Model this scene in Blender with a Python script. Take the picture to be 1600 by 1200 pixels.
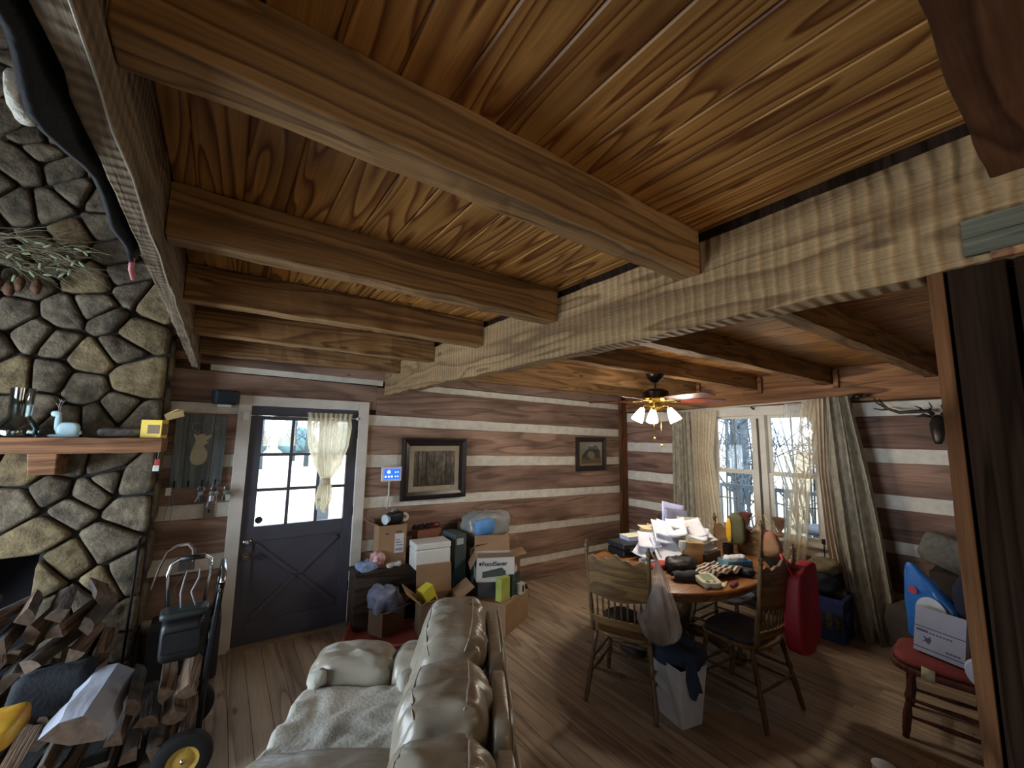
import bpy, bmesh, math, random
from mathutils import Vector, Matrix, Euler, noise as mnoise
from mathutils.bvhtree import BVHTree

for _o in list(bpy.data.objects):
    bpy.data.objects.remove(_o, do_unlink=True)
SC = bpy.context.scene
COL = SC.collection
PI = math.pi

# ------------------------------------------------------------------ camera
def _norm(v):
    return Vector(v).normalized()
_F = 641.0
_dx = _norm((920, -95, -_F))
_dy = Vector((-455, -75, -_F)); _dy = (_dy - _dx * _dy.dot(_dx)).normalized()
_dz = _dx.cross(_dy)
cam_d = bpy.data.cameras.new('camera')
cam_d.sensor_width = 36.0
cam_d.lens = _F / 1600.0 * 36.0
cam_d.clip_start = 0.02
cam_d.clip_end = 300
cam = bpy.data.objects.new('camera', cam_d)
COL.objects.link(cam)
cam.matrix_world = Matrix.Translation((0, 0, 1.8)) @ Matrix((_dx, _dy, _dz)).to_4x4()
SC.camera = cam

# ------------------------------------------------------------------ sky, lamps, exposure
SC.view_settings.view_transform = 'Standard'
SC.view_settings.look = 'None'
SC.view_settings.gamma = 1.0
SC.view_settings.use_curve_mapping = False
SC.view_settings.exposure = 1.0
SKY_STRENGTH = 3.4
w = bpy.data.worlds.new('sky'); SC.world = w; w.use_nodes = True
_bg = w.node_tree.nodes['Background']
_bg.inputs[0].default_value = (0.72, 0.87, 1.0, 1)
_bg.inputs[1].default_value = SKY_STRENGTH

def area_light(name, loc, target, sx, sy, power, color, portal=False):
    l = bpy.data.lights.new(name, 'AREA'); l.shape = 'RECTANGLE'; l.size = sx; l.size_y = sy
    l.energy = power; l.color = color
    if portal:
        l.cycles.is_portal = True
    o = bpy.data.objects.new(name, l); COL.objects.link(o)
    o.location = loc
    d = Vector(target) - Vector(loc)
    o.rotation_euler = d.to_track_quat('-Z', 'Y').to_euler()
    return o
# tall windows of the great room on the left, and the kitchen lamp behind the camera
area_light('great_room_window_light', (-3.05, 2.5, 1.15), (0, 2.5, 1.25), 2.0, 1.6, 80, (0.74, 0.87, 1.0))
area_light('front_fill_light', (-1.6, -2.85, 1.3), (-0.3, 3, .9), 2.2, 1.5, 15, (0.90, 0.95, 1.0))  # unseen fill lamp added to lift the shadows; the front wall is closed
area_light('kitchen_ceiling_light', (0.9, -1.6, 1.75), (1.0, 0.2, 2.5), 0.9, 0.5, 5, (1.0, 0.78, 0.5))
sun = bpy.data.lights.new('sun', 'SUN'); sun.energy = 5; sun.angle = .01; sun.color = (1, .95, .86)
suno = bpy.data.objects.new('sun', sun); COL.objects.link(suno); suno.rotation_euler = Vector((.15, .5, -.85)).to_track_quat('-Z', 'Y').to_euler()
area_light('door_daylight', (0.67, 4.40, 1.45), (0.67, 0, 1.45), 0.78, 0.95, 1, (1, 1, 1), True)
area_light('window_daylight', (5.30, 2.315, 1.44), (0, 2.315, 1.44), 1.1, 1.4, 1, (1, 1, 1), True)

# ------------------------------------------------------------------ materials
def S(h):
    if isinstance(h, str):
        c = [int(h[i:i + 2], 16) / 255 for i in (0, 2, 4)]
    else:
        c = [x / 255 for x in h]
    return tuple((x / 12.92 if x <= .04045 else ((x + .055) / 1.055) ** 2.4) for x in c) + (1,)

_mats = {}
def newmat(name):
    m = bpy.data.materials.new(name); m.use_nodes = True
    nt = m.node_tree
    return m, nt, nt.nodes['Principled BSDF']

def M(name, col, rough=.6, metal=0., nz=None, col2=None, bump=0., bscale=30., spec=.4, sheen=0., var=0., stretch=(1, 1, 1), trans=0., alpha=1., bstretch=None):
    """plain procedural surface: base colour broken up by noise, fine relief"""
    if name in _mats: return _mats[name]
    m, nt, b = newmat(name)
    N = nt.nodes; L = nt.links
    c = S(col)
    b.inputs['Roughness'].default_value = rough
    b.inputs['Metallic'].default_value = metal
    b.inputs['Specular IOR Level'].default_value = spec
    if sheen: b.inputs['Sheen Weight'].default_value = sheen
    if trans: b.inputs['Transmission Weight'].default_value = trans
    if alpha < 1: b.inputs['Alpha'].default_value = alpha
    tc = N.new('ShaderNodeTexCoord')
    mp = N.new('ShaderNodeMapping'); mp.inputs['Scale'].default_value = stretch
    L.new(tc.outputs['Object'], mp.inputs[0])
    t = N.new('ShaderNodeTexNoise'); t.inputs['Scale'].default_value = nz or 9.0; t.inputs['Detail'].default_value = 4
    L.new(mp.outputs[0], t.inputs['Vector'])
    r = N.new('ShaderNodeValToRGB')
    r.color_ramp.elements[0].position = .3; r.color_ramp.elements[1].position = .7
    c2 = S(col2) if col2 else tuple(x * .82 for x in c[:3]) + (1,)
    r.color_ramp.elements[0].color = c2; r.color_ramp.elements[1].color = c
    L.new(t.outputs['Fac'], r.inputs[0])
    last = r.outputs[0]
    if var:
        oi = N.new('ShaderNodeObjectInfo')
        mr = N.new('ShaderNodeMapRange'); mr.inputs[3].default_value = 1 - var; mr.inputs[4].default_value = 1 + var
        L.new(oi.outputs['Random'], mr.inputs[0])
        h = N.new('ShaderNodeHueSaturation'); L.new(mr.outputs[0], h.inputs['Value']); L.new(last, h.inputs['Color'])
        last = h.outputs[0]
    L.new(last, b.inputs['Base Color'])
    if bump:
        t2 = N.new('ShaderNodeTexNoise'); t2.inputs['Scale'].default_value = bscale; t2.inputs['Detail'].default_value = 5
        if bstretch:
            mp2 = N.new('ShaderNodeMapping'); mp2.inputs['Scale'].default_value = bstretch; L.new(tc.outputs['Object'], mp2.inputs[0]); L.new(mp2.outputs[0], t2.inputs['Vector'])
        else: L.new(mp.outputs[0], t2.inputs['Vector'])
        bp = N.new('ShaderNodeBump'); bp.inputs['Strength'].default_value = bump; bp.inputs['Distance'].default_value = .01
        L.new(t2.outputs['Fac'], bp.inputs['Height']); L.new(bp.outputs[0], b.inputs['Normal'])
    _mats[name] = m
    return m

def wood(name, dark, light, axis=0, rings=9., sc=(.45, 5, 5), var=.18, rough=.55, bump=.25, knots=.09, fibre=.35, saw=0., spec=.35, sawaxis=None, blotch=.2, sdist=3.5):
    """sawn timber: contour lines of a stretched noise as growth rings, fibre, knots, saw or axe marks"""
    if name in _mats: return _mats[name]
    m, nt, b = newmat(name)
    N = nt.nodes; L = nt.links
    def nn(t, **k):
        n = N.new(t)
        for a, v in k.items():
            if a in ('operation', 'blend_type', 'data_type', 'feature', 'wave_type', 'bands_direction'): setattr(n, a, v)
        return n
    b.inputs['Roughness'].default_value = rough
    b.inputs['Specular IOR Level'].default_value = spec
    tc = nn('ShaderNodeTexCoord'); oi = nn('ShaderNodeObjectInfo')
    off = nn('ShaderNodeVectorMath', operation='MULTIPLY')
    cmb = nn('ShaderNodeCombineXYZ')
    for i in range(3): L.new(oi.outputs['Random'], cmb.inputs[i])
    L.new(cmb.outputs[0], off.inputs[0]); off.inputs[1].default_value = (37.7, 53.1, 71.9)
    add = nn('ShaderNodeVectorMath', operation='ADD')
    L.new(tc.outputs['Object'], add.inputs[0]); L.new(off.outputs[0], add.inputs[1])
    def mapped(s3):
        s = [s3[1]] * 3; s[axis] = s3[0]
        v = nn('ShaderNodeVectorMath', operation='MULTIPLY'); v.inputs[1].default_value = s
        L.new(add.outputs[0], v.inputs[0]); return v.outputs[0]
    n1 = nn('ShaderNodeTexNoise'); n1.inputs['Scale'].default_value = 1; n1.inputs['Detail'].default_value = 1.6; n1.inputs['Distortion'].default_value = .35
    L.new(mapped(sc), n1.inputs['Vector'])
    mu = nn('ShaderNodeMath', operation='MULTIPLY'); mu.inputs[1].default_value = rings; L.new(n1.outputs['Fac'], mu.inputs[0])
    fr = nn('ShaderNodeMath', operation='FRACT'); L.new(mu.outputs[0], fr.inputs[0])
    rp = nn('ShaderNodeValToRGB'); cr = rp.color_ramp
    d, l = S(dark), S(light)
    mid = tuple((d[i] * .35 + l[i] * .65) for i in range(3)) + (1,)
    cr.elements[0].position = 0; cr.elements[0].color = l
    cr.elements[1].position = 1; cr.elements[1].color = l
    e = cr.elements.new(.55); e.color = mid
    e = cr.elements.new(.86); e.color = d
    L.new(fr.outputs[0], rp.inputs[0])
    n2 = nn('ShaderNodeTexNoise'); n2.inputs['Scale'].default_value = 1; n2.inputs['Detail'].default_value = 3
    L.new(mapped((4, 110)), n2.inputs['Vector'])
    fb = nn('ShaderNodeMapRange'); fb.inputs[1].default_value = .3; fb.inputs[2].default_value = .7
    fb.inputs[3].default_value = 1 - fibre; fb.inputs[4].default_value = 1 + fibre * .45
    L.new(n2.outputs['Fac'], fb.inputs[0])
    n3 = nn('ShaderNodeTexNoise'); n3.inputs['Scale'].default_value = 1; n3.inputs['Detail'].default_value = 4
    L.new(mapped((1.3, 4)), n3.inputs['Vector'])
    bl = nn('ShaderNodeMapRange'); bl.inputs[1].default_value = .3; bl.inputs[2].default_value = .7; bl.inputs[3].default_value = 1 - blotch; bl.inputs[4].default_value = 1 + blotch * .6
    L.new(n3.outputs['Fac'], bl.inputs[0])
    rv = nn('ShaderNodeMapRange'); rv.inputs[3].default_value = 1 - var; rv.inputs[4].default_value = 1 + var
    L.new(oi.outputs['Random'], rv.inputs[0])
    m1 = nn('ShaderNodeMath', operation='MULTIPLY'); L.new(fb.outputs[0], m1.inputs[0]); L.new(bl.outputs[0], m1.inputs[1])
    m2 = nn('ShaderNodeMath', operation='MULTIPLY'); L.new(m1.outputs[0], m2.inputs[0]); L.new(rv.outputs[0], m2.inputs[1])
    val = m2.outputs[0]
    hgt = n2.outputs['Fac']
    if saw:
        wv = nn('ShaderNodeTexWave', wave_type='BANDS', bands_direction='XYZ'[axis if sawaxis is None else sawaxis])
        wv.inputs['Scale'].default_value = saw; wv.inputs['Distortion'].default_value = sdist; wv.inputs['Detail'].default_value = 3; wv.inputs['Detail Scale'].default_value = 1.2
        L.new(add.outputs[0], wv.inputs['Vector'])
        sr = nn('ShaderNodeMapRange'); sr.inputs[3].default_value = .80; sr.inputs[4].default_value = 1.10
        L.new(wv.outputs['Fac'], sr.inputs[0])
        m3 = nn('ShaderNodeMath', operation='MULTIPLY'); L.new(val, m3.inputs[0]); L.new(sr.outputs[0], m3.inputs[1]); val = m3.outputs[0]
        hm = nn('ShaderNodeMath', operation='MULTIPLY_ADD'); hm.inputs[1].default_value = 1.6; L.new(wv.outputs['Fac'], hm.inputs[0]); L.new(n2.outputs['Fac'], hm.inputs[2]); hgt = hm.outputs[0]
    hs = nn('ShaderNodeHueSaturation'); L.new(val, hs.inputs['Value']); L.new(rp.outputs[0], hs.inputs['Color'])
    last = hs.outputs[0]
    if knots:
        vo = nn('ShaderNodeTexVoronoi', feature='F1'); vo.inputs['Scale'].default_value = 1
        L.new(mapped((2.4, 7)), vo.inputs['Vector'])
        kr = nn('ShaderNodeMapRange'); kr.inputs[1].default_value = knots; kr.inputs[2].default_value = knots * 1.9; kr.inputs[3].default_value = .75; kr.inputs[4].default_value = 0
        L.new(vo.outputs['Distance'], kr.inputs[0])
        mx = nn('ShaderNodeMix', data_type='RGBA')
        L.new(kr.outputs[0], mx.inputs[0]); L.new(last, mx.inputs[6]); mx.inputs[7].default_value = (d[0] * .45, d[1] * .4, d[2] * .4, 1)
        last = mx.outputs[2]
    L.new(last, b.inputs['Base Color'])
    bp = nn('ShaderNodeBump'); bp.inputs['Strength'].default_value = bump; bp.inputs['Distance'].default_value = .006
    L.new(hgt, bp.inputs['Height']); L.new(bp.outputs[0], b.inputs['Normal'])
    _mats[name] = m
    return m

def stone_mat(name, cols, seed=0.):
    m, nt, b = newmat(name); N = nt.nodes; L = nt.links
    tc = N.new('ShaderNodeTexCoord'); oi = N.new('ShaderNodeObjectInfo')
    mp = N.new('ShaderNodeMapping'); L.new(tc.outputs['Object'], mp.inputs[0])
    cb = N.new('ShaderNodeCombineXYZ'); L.new(oi.outputs['Random'], cb.inputs[0]); L.new(oi.outputs['Random'], cb.inputs[2])
    sc = N.new('ShaderNodeVectorMath'); sc.operation = 'SCALE'; sc.inputs['Scale'].default_value = 41 + seed; L.new(cb.outputs[0], sc.inputs[0]); L.new(sc.outputs[0], mp.inputs['Location'])
    t = N.new('ShaderNodeTexNoise'); t.inputs['Scale'].default_value = 9; t.inputs['Detail'].default_value = 8; t.inputs['Roughness'].default_value = .7; L.new(mp.outputs[0], t.inputs['Vector'])
    r = N.new('ShaderNodeValToRGB'); L.new(t.outputs['Fac'], r.inputs[0])
    ps = (.30, .45, .58, .72)
    r.color_ramp.elements[0].position = ps[0]; r.color_ramp.elements[0].color = S(cols[0]); r.color_ramp.elements[1].position = ps[3]; r.color_ramp.elements[1].color = S(cols[3])
    for p, c in zip(ps[1:3], cols[1:3]):
        e = r.color_ramp.elements.new(p); e.color = S(c)
    mr = N.new('ShaderNodeMapRange'); mr.inputs[3].default_value = .72; mr.inputs[4].default_value = 1.25; L.new(oi.outputs['Random'], mr.inputs[0])
    h = N.new('ShaderNodeHueSaturation'); L.new(mr.outputs[0], h.inputs['Value']); L.new(r.outputs[0], h.inputs['Color']); L.new(h.outputs[0], b.inputs['Base Color'])
    b.inputs['Roughness'].default_value = .95; b.inputs['Specular IOR Level'].default_value = .12
    t2 = N.new('ShaderNodeTexNoise'); t2.inputs['Scale'].default_value = 26; t2.inputs['Detail'].default_value = 7; t2.inputs['Roughness'].default_value = .65; L.new(mp.outputs[0], t2.inputs['Vector'])
    bp = N.new('ShaderNodeBump'); bp.inputs['Strength'].default_value = 1.; bp.inputs['Distance'].default_value = .016; L.new(t2.outputs['Fac'], bp.inputs['Height']); L.new(bp.outputs[0], b.inputs['Normal'])
    _mats[name] = m; return m

def emis(name, col, strength):
    if name in _mats: return _mats[name]
    m, nt, b = newmat(name)
    b.inputs['Base Color'].default_value = S(col)
    b.inputs['Emission Color'].default_value = S(col); b.inputs['Emission Strength'].default_value = strength
    _mats[name] = m; return m

def sheer(name, col, see=.35, nz=60, stretch=(1, 1, 1), translucent=.5):
    """thin cloth or film: part see-through, part light-passing"""
    if name in _mats: return _mats[name]
    m, nt, b = newmat(name); N = nt.nodes; L = nt.links
    out = N['Material Output']
    tr = N.new('ShaderNodeBsdfTransparent'); tl = N.new('ShaderNodeBsdfTranslucent'); tl.inputs[0].default_value = S(col)
    b.inputs['Base Color'].default_value = S(col); b.inputs['Roughness'].default_value = .6
    a1 = N.new('ShaderNodeMixShader'); a1.inputs[0].default_value = translucent
    L.new(b.outputs[0], a1.inputs[1]); L.new(tl.outputs[0], a1.inputs[2])
    a2 = N.new('ShaderNodeMixShader')
    tc = N.new('ShaderNodeTexCoord'); mp = N.new('ShaderNodeMapping'); mp.inputs['Scale'].default_value = stretch
    t = N.new('ShaderNodeTexNoise'); t.inputs['Scale'].default_value = nz
    L.new(tc.outputs['Object'], mp.inputs[0]); L.new(mp.outputs[0], t.inputs['Vector'])
    mr = N.new('ShaderNodeMapRange'); mr.inputs[1].default_value = .3; mr.inputs[2].default_value = .7
    mr.inputs[3].default_value = max(0, see - .15); mr.inputs[4].default_value = min(1, see + .15)
    L.new(t.outputs['Fac'], mr.inputs[0]); L.new(mr.outputs[0], a2.inputs[0])
    L.new(a1.outputs[0], a2.inputs[1]); L.new(tr.outputs[0], a2.inputs[2]); L.new(a2.outputs[0], out.inputs[0])
    _mats[name] = m; return m

def glass(name, tint=(1, 1, 1), refl=.08, rough=.02):
    if name in _mats: return _mats[name]
    m, nt, b = newmat(name); N = nt.nodes; L = nt.links
    tr = N.new('ShaderNodeBsdfTransparent'); tr.inputs[0].default_value = tint + (1,)
    gl = N.new('ShaderNodeBsdfGlossy'); gl.inputs['Roughness'].default_value = rough
    lw = N.new('ShaderNodeLayerWeight'); lw.inputs[0].default_value = .25
    mr = N.new('ShaderNodeMapRange'); mr.inputs[3].default_value = refl * .5; mr.inputs[4].default_value = .6
    L.new(lw.outputs['Fresnel'], mr.inputs[0])
    mx = N.new('ShaderNodeMixShader'); L.new(mr.outputs[0], mx.inputs[0]); L.new(tr.outputs[0], mx.inputs[1]); L.new(gl.outputs[0], mx.inputs[2])
    L.new(mx.outputs[0], N['Material Output'].inputs[0])
    _mats[name] = m; return m

# ------------------------------------------------------------------ geometry helpers
def nz3(p, f=1., seed=0.):
    return mnoise.noise(Vector((p[0] * f + seed * 7.3, p[1] * f - seed * 3.1, p[2] * f + seed * 1.7)))

class MB:
    def __init__(s): s.v = []; s.f = []; s.mi = []; s.m = 0
    def mat(s, i): s.m = i; return s
    def add(s, vs, fs, X=None):
        n = len(s.v)
        for p in vs:
            s.v.append(tuple(X @ Vector(p)) if X is not None else tuple(p))
        for f in fs:
            s.f.append([i + n for i in f]); s.mi.append(s.m)
        return s
    def box8(s, p, X=None):
        return s.add(p, [(0, 3, 2, 1), (4, 5, 6, 7), (0, 1, 5, 4), (1, 2, 6, 5), (2, 3, 7, 6), (3, 0, 4, 7)], X)
    def bx(s, x0, x1, y0, y1, z0, z1, X=None):
        return s.box8([(x0, y0, z0), (x1, y0, z0), (x1, y1, z0), (x0, y1, z0), (x0, y0, z1), (x1, y0, z1), (x1, y1, z1), (x0, y1, z1)], X)
    def box(s, c, d, rz=0, rx=0, ry=0):
        X = Matrix.Translation(c) @ Euler((rx, ry, rz)).to_matrix().to_4x4()
        a, b, e = d[0] / 2, d[1] / 2, d[2] / 2
        return s.bx(-a, a, -b, b, -e, e, X)
    def tube(s, pts, r, n=8, caps=True, X=None, flat=1.):
        pts = [Vector(p) for p in pts]; k = len(pts)
        if not hasattr(r, '__len__'): r = [r] * k
        vs = []; fs = []
        prev = None
        for i, p in enumerate(pts):
            t = (pts[min(i + 1, k - 1)] - pts[max(i - 1, 0)])
            if t.length < 1e-9: t = Vector((0, 0, 1))
            t.normalize()
            if prev is None:
                a = Vector((0, 0, 1)) if abs(t.z) < .9 else Vector((1, 0, 0))
                u = t.cross(a).normalized()
            else:
                u = (prev - t * prev.dot(t))
                if u.length < 1e-6: u = t.orthogonal()
                u.normalize()
            prev = u; w_ = t.cross(u)
            for j in range(n):
                th = 2 * PI * j / n
                vs.append(p + u * (math.cos(th) * r[i]) + w_ * (math.sin(th) * r[i] * flat))
        for i in range(k - 1):
            for j in range(n):
                fs.append((i * n + j, i * n + (j + 1) % n, (i + 1) * n + (j + 1) % n, (i + 1) * n + j))
        if caps:
            fs.append(tuple(range(n - 1, -1, -1))); fs.append(tuple((k - 1) * n + j for j in range(n)))
        return s.add(vs, fs, X)
    def lathe(s, prof, c=(0, 0, 0), n=16, X=None, sx=1., sy=1.):
        vs = []; fs = []; k = len(prof)
        for r, z in prof:
            for j in range(n):
                th = 2 * PI * j / n
                vs.append((c[0] + r * math.cos(th) * sx, c[1] + r * math.sin(th) * sy, c[2] + z))
        for i in range(k - 1):
            for j in range(n):
                fs.append((i * n + j, i * n + (j + 1) % n, (i + 1) * n + (j + 1) % n, (i + 1) * n + j))
        if prof[0][0] > 1e-5: fs.append(tuple(range(n - 1, -1, -1)))
        if prof[-1][0] > 1e-5: fs.append(tuple((k - 1) * n + j for j in range(n)))
        return s.add(vs, fs, X)
    def prism(s, poly, z0, z1, X=None):
        n = len(poly)
        vs = [(x, y, z0) for x, y in poly] + [(x, y, z1) for x, y in poly]
        fs = [tuple(range(n - 1, -1, -1)), tuple(range(n, 2 * n))] + [(i, (i + 1) % n, n + (i + 1) % n, n + i) for i in range(n)]
        return s.add(vs, fs, X)
    def puff(s, c, d, p=.6, nu=24, nv=14, amp=0., freq=4., seed=0., X=None, pz=None, fn=None):
        """rounded, slightly lumpy body inside a box of size d"""
        pz = pz or p
        sg = lambda a, e: math.copysign(abs(a) ** e, a)
        vs = []; fs = []
        for i in range(nv + 1):
            ph = -PI / 2 + PI * i / nv
            for j in range(nu):
                th = 2 * PI * j / nu
                q = Vector((sg(math.cos(ph), pz) * sg(math.cos(th), p), sg(math.cos(ph), pz) * sg(math.sin(th), p), sg(math.sin(ph), pz)))
                v = Vector((q.x * d[0] / 2, q.y * d[1] / 2, q.z * d[2] / 2))
                if amp:
                    k = amp * (nz3(v, freq, seed) + .5 * nz3(v, freq * 2.3, seed + 3))
                    v += q.normalized() * k if q.length > 0 else Vector((0, 0, 0))
                if fn: v = fn(v, q)
                vs.append(v + Vector(c))
        for i in range(nv):
            for j in range(nu):
                fs.append((i * nu + j, i * nu + (j + 1) % nu, (i + 1) * nu + (j + 1) % nu, (i + 1) * nu + j))
        return s.add(vs, fs, X)
    def grid(s, fn, nu, nv, X=None):
        vs = [fn(i / nu, j / nv) for j in range(nv + 1) for i in range(nu + 1)]
        fs = [(j * (nu + 1) + i, j * (nu + 1) + i + 1, (j + 1) * (nu + 1) + i + 1, (j + 1) * (nu + 1) + i) for j in range(nv) for i in range(nu)]
        return s.add(vs, fs, X)
    def build(s, name, mats, parent=None, smooth=False, bevel=0., solid=0., sub=0, weld=True, keep=False, off=-1.):
        if not isinstance(mats, (list, tuple)): mats = [mats]
        if keep: c = Vector((0, 0, 0))
        else:
            lo = [min(p[i] for p in s.v) for i in range(3)]; hi = [max(p[i] for p in s.v) for i in range(3)]
            c = Vector([(lo[i] + hi[i]) / 2 for i in range(3)])
        me = bpy.data.meshes.new(name)
        me.from_pydata([tuple(Vector(p) - c) for p in s.v], [], s.f)
        for m in mats: me.materials.append(m)
        if len(mats) > 1: me.polygons.foreach_set('material_index', s.mi)
        bm = bmesh.new(); bm.from_mesh(me)
        if weld: bmesh.ops.remove_doubles(bm, verts=bm.verts, dist=1e-5)
        bmesh.ops.recalc_face_normals(bm, faces=bm.faces)
        bm.to_mesh(me); bm.free()
        if smooth:
            me.polygons.foreach_set('use_smooth', [True] * len(me.polygons))
            if smooth != 1 and hasattr(me, 'set_sharp_from_angle'): me.set_sharp_from_angle(angle=smooth)
        o = bpy.data.objects.new(name, me); COL.objects.link(o); o.location = c
        if parent: o.parent = parent
        if solid:
            md = o.modifiers.new('thick', 'SOLIDIFY'); md.thickness = solid; md.offset = off
        if bevel:
            md = o.modifiers.new('bev', 'BEVEL'); md.width = bevel; md.segments = 2; md.limit_method = 'ANGLE'; md.angle_limit = .6
        if sub:
            md = o.modifiers.new('sub', 'SUBSURF'); md.levels = sub; md.render_levels = sub
        return o

SMO = 0.7   # smooth with sharp edges kept
def tag(o, label=None, cat=None, group=None, kind=None):
    if label: o['label'] = label
    if cat: o['category'] = cat
    if group: o['group'] = group
    if kind: o['kind'] = kind
    return o
def thing(name, label, cat, loc=(0, 0, 0), rz=0, group=None, rx=0, ry=0):
    o = bpy.data.objects.new(name, None); o.empty_display_size = .1; COL.objects.link(o)
    o.location = loc; o.rotation_euler = (rx, ry, rz)
    return tag(o, label, cat, group)
def struct(name):
    o = bpy.data.objects.new(name, None); COL.objects.link(o); o['kind'] = 'structure'; return o
def copy_tree(o, parent=None):
    c = o.copy(); COL.objects.link(c)
    if parent: c.parent = parent
    for ch in o.children: copy_tree(ch, c)
    return c
def text(body, size, mat, parent, X, name='lettering', extrude=.0004, bold=False):
    cu = bpy.data.curves.new('t', 'FONT'); cu.body = body; cu.size = size; cu.extrude = extrude
    cu.align_x = 'CENTER'; cu.align_y = 'CENTER'
    if bold: cu.offset = size * .02
    t = bpy.data.objects.new('t', cu); COL.objects.link(t)
    bpy.context.view_layer.update()
    me = bpy.data.meshes.new_from_object(t.evaluated_get(bpy.context.evaluated_depsgraph_get()))
    bpy.data.objects.remove(t); me.materials.clear(); me.materials.append(mat)
    o = bpy.data.objects.new(name, me); COL.objects.link(o); o.parent = parent; o.matrix_local = X
    return o
def frame(origin, xa, ya):
    """matrix with x axis xa, y axis ya, z their cross product"""
    xa = Vector(xa).normalized(); ya = Vector(ya); ya = (ya - xa * ya.dot(xa)).normalized(); za = xa.cross(ya)
    m = Matrix((xa, ya, za)).transposed().to_4x4(); m.translation = Vector(origin); return m
def lerp(a, b, t): return a + (b - a) * t
def interp(tab, x):
    """piecewise linear table lookup"""
    if x <= tab[0][0]: return tab[0][1]
    for (a, b), (c, d) in zip(tab, tab[1:]):
        if x <= c: return b + (d - b) * (x - a) / (c - a)
    return tab[-1][1]
# =================================================================== materials of the room
R0 = random.Random(11)
W_CEIL = wood('ceiling pine', '6a3818', 'c08a4a', axis=1, rings=13, sc=(.55, 6.5), var=.16, rough=.45, bump=.12, knots=.055, fibre=.22)
W_FLOOR = wood('floor pine', '83705e', 'ab9882', axis=1, rings=6, sc=(.5, 6), var=.15, rough=.5, bump=.1, knots=.075, fibre=.15)
W_JOIST = wood('rough joist', '674a2c', '9b764c', axis=0, rings=7, sc=(.6, 8), var=.1, rough=.75, bump=.4, knots=.05, fibre=.25)
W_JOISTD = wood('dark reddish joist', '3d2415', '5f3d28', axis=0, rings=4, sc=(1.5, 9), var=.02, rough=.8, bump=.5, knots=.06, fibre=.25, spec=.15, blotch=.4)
W_BEAMY = wood('hewn beam', '6d5235', '9a7d57', axis=1, rings=5, sc=(.8, 7), var=.05, rough=.75, bump=.9, knots=.07, fibre=.12, saw=8, sdist=2.0)
W_LEFT = wood('left edge beam', '5e4d3a', '8c7962', axis=1, rings=6, sc=(.8, 9), var=.05, rough=.75, bump=.9, knots=0, fibre=.3, saw=9, sdist=1.0)
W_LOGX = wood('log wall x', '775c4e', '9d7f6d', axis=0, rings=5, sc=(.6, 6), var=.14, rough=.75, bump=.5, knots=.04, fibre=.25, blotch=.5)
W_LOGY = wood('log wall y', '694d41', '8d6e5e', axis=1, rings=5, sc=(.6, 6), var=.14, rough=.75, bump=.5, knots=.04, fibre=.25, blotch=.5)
W_PLATE = wood('plate timber', '5d3a22', '9c6c44', axis=1, rings=6, sc=(.5, 6), var=.08, rough=.7, bump=.4, knots=.04)
W_POSTZ = wood('corner post timber', '472d1a', '6f4b30', axis=2, rings=6, sc=(.6, 8), var=.06, spec=.1, rough=.85, bump=.3, knots=.04)
W_DARK = wood('dark plank', '1d130c', '30221a', axis=2, rings=7, sc=(.5, 8), var=.06, rough=.9, bump=.35, knots=0, spec=.04)
W_GREY = wood('grey green plank', '35352b', '5f5d4d', axis=1, rings=9, sc=(.5, 11), var=.05, rough=.75, bump=.6, knots=.05)
W_MANT = wood('mantel timber', '6a442b', '9c6d49', axis=0, rings=6, sc=(.6, 7), var=.04, rough=.65, bump=.35, knots=.05)
CHINK = M('chinking mortar', 'd8d2c6', .85, nz=14, col2='c3bcae', bump=.35, bscale=60, var=.04)
WHITE = M('white trim paint', 'cfc9c1', .6, nz=6, col2='beb7ae', bump=.1)
DOORP = M('blue grey door paint', '4c4b57', .5, nz=5, col2='44434e', bump=.08)
SUBF = M('subfloor', '3a2c20', .9)
ROOF = M('unpainted roof boards', '6b4a30', .8)
STONE = stone_mat('field stone', ('3b352e', '5c5347', '736857', '8a7e6a'))
STONE2 = stone_mat('field stone ochre', ('4a4032', '6f614a', '877759', '8d8676'), 5)
MORT = M('stone mortar', '33322f', .95, nz=20, bump=.7, bscale=50)
SOOT = M('soot black', '15151a', .95)
GLASS = glass('window glass')
BRASS = M('brass', 'c7a24a', .28, 1.)
STEEL = M('steel', 'b9bcc2', .25, 1.)
CHROME = M('chrome', 'd8dae0', .12, 1.)
BLK = M('black plastic', '17181b', .45)
BLKM = M('black iron', '1b1b1d', .5, .6)
WPL = M('white plastic', 'dcdad6', .4)

def timber(name, axis, a0, a1, r, mat, parent, segs=20, jit=.004, seed=0, bevel=.004):
    """sawn or hewn timber along an axis; r = (lo, hi) of the two other axes, edges a little uneven"""
    mb = MB(); vs = []; fs = []
    (p0, p1), (q0, q1) = r
    for i in range(segs + 1):
        a = lerp(a0, a1, i / segs)
        for k, (p, q) in enumerate(((p0, q0), (p1, q0), (p1, q1), (p0, q1))):
            j1 = jit * mnoise.noise(Vector((a * 7, k * 5 + seed, 1.3))) + jit * .6 * mnoise.noise(Vector((a * 23, k * 5 + seed, 9.3)))
            j2 = jit * mnoise.noise(Vector((a * 6, k * 5 + seed, 5.3))) + jit * .6 * mnoise.noise(Vector((a * 21, k * 5 + seed, 2.3)))
            if axis == 0: vs.append((a, p + j1, q + j2))
            elif axis == 1: vs.append((p + j1, a, q + j2))
            else: vs.append((p + j1, q + j2, a))
    for i in range(segs):
        for k in range(4):
            fs.append((i * 4 + k, i * 4 + (k + 1) % 4, i * 4 + 4 + (k + 1) % 4, i * 4 + 4 + k))
    fs.append((3, 2, 1, 0)); n = segs * 4; fs.append((n, n + 1, n + 2, n + 3))
    mb.add(vs, fs)
    return mb.build(name, mat, parent, bevel=bevel)

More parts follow.
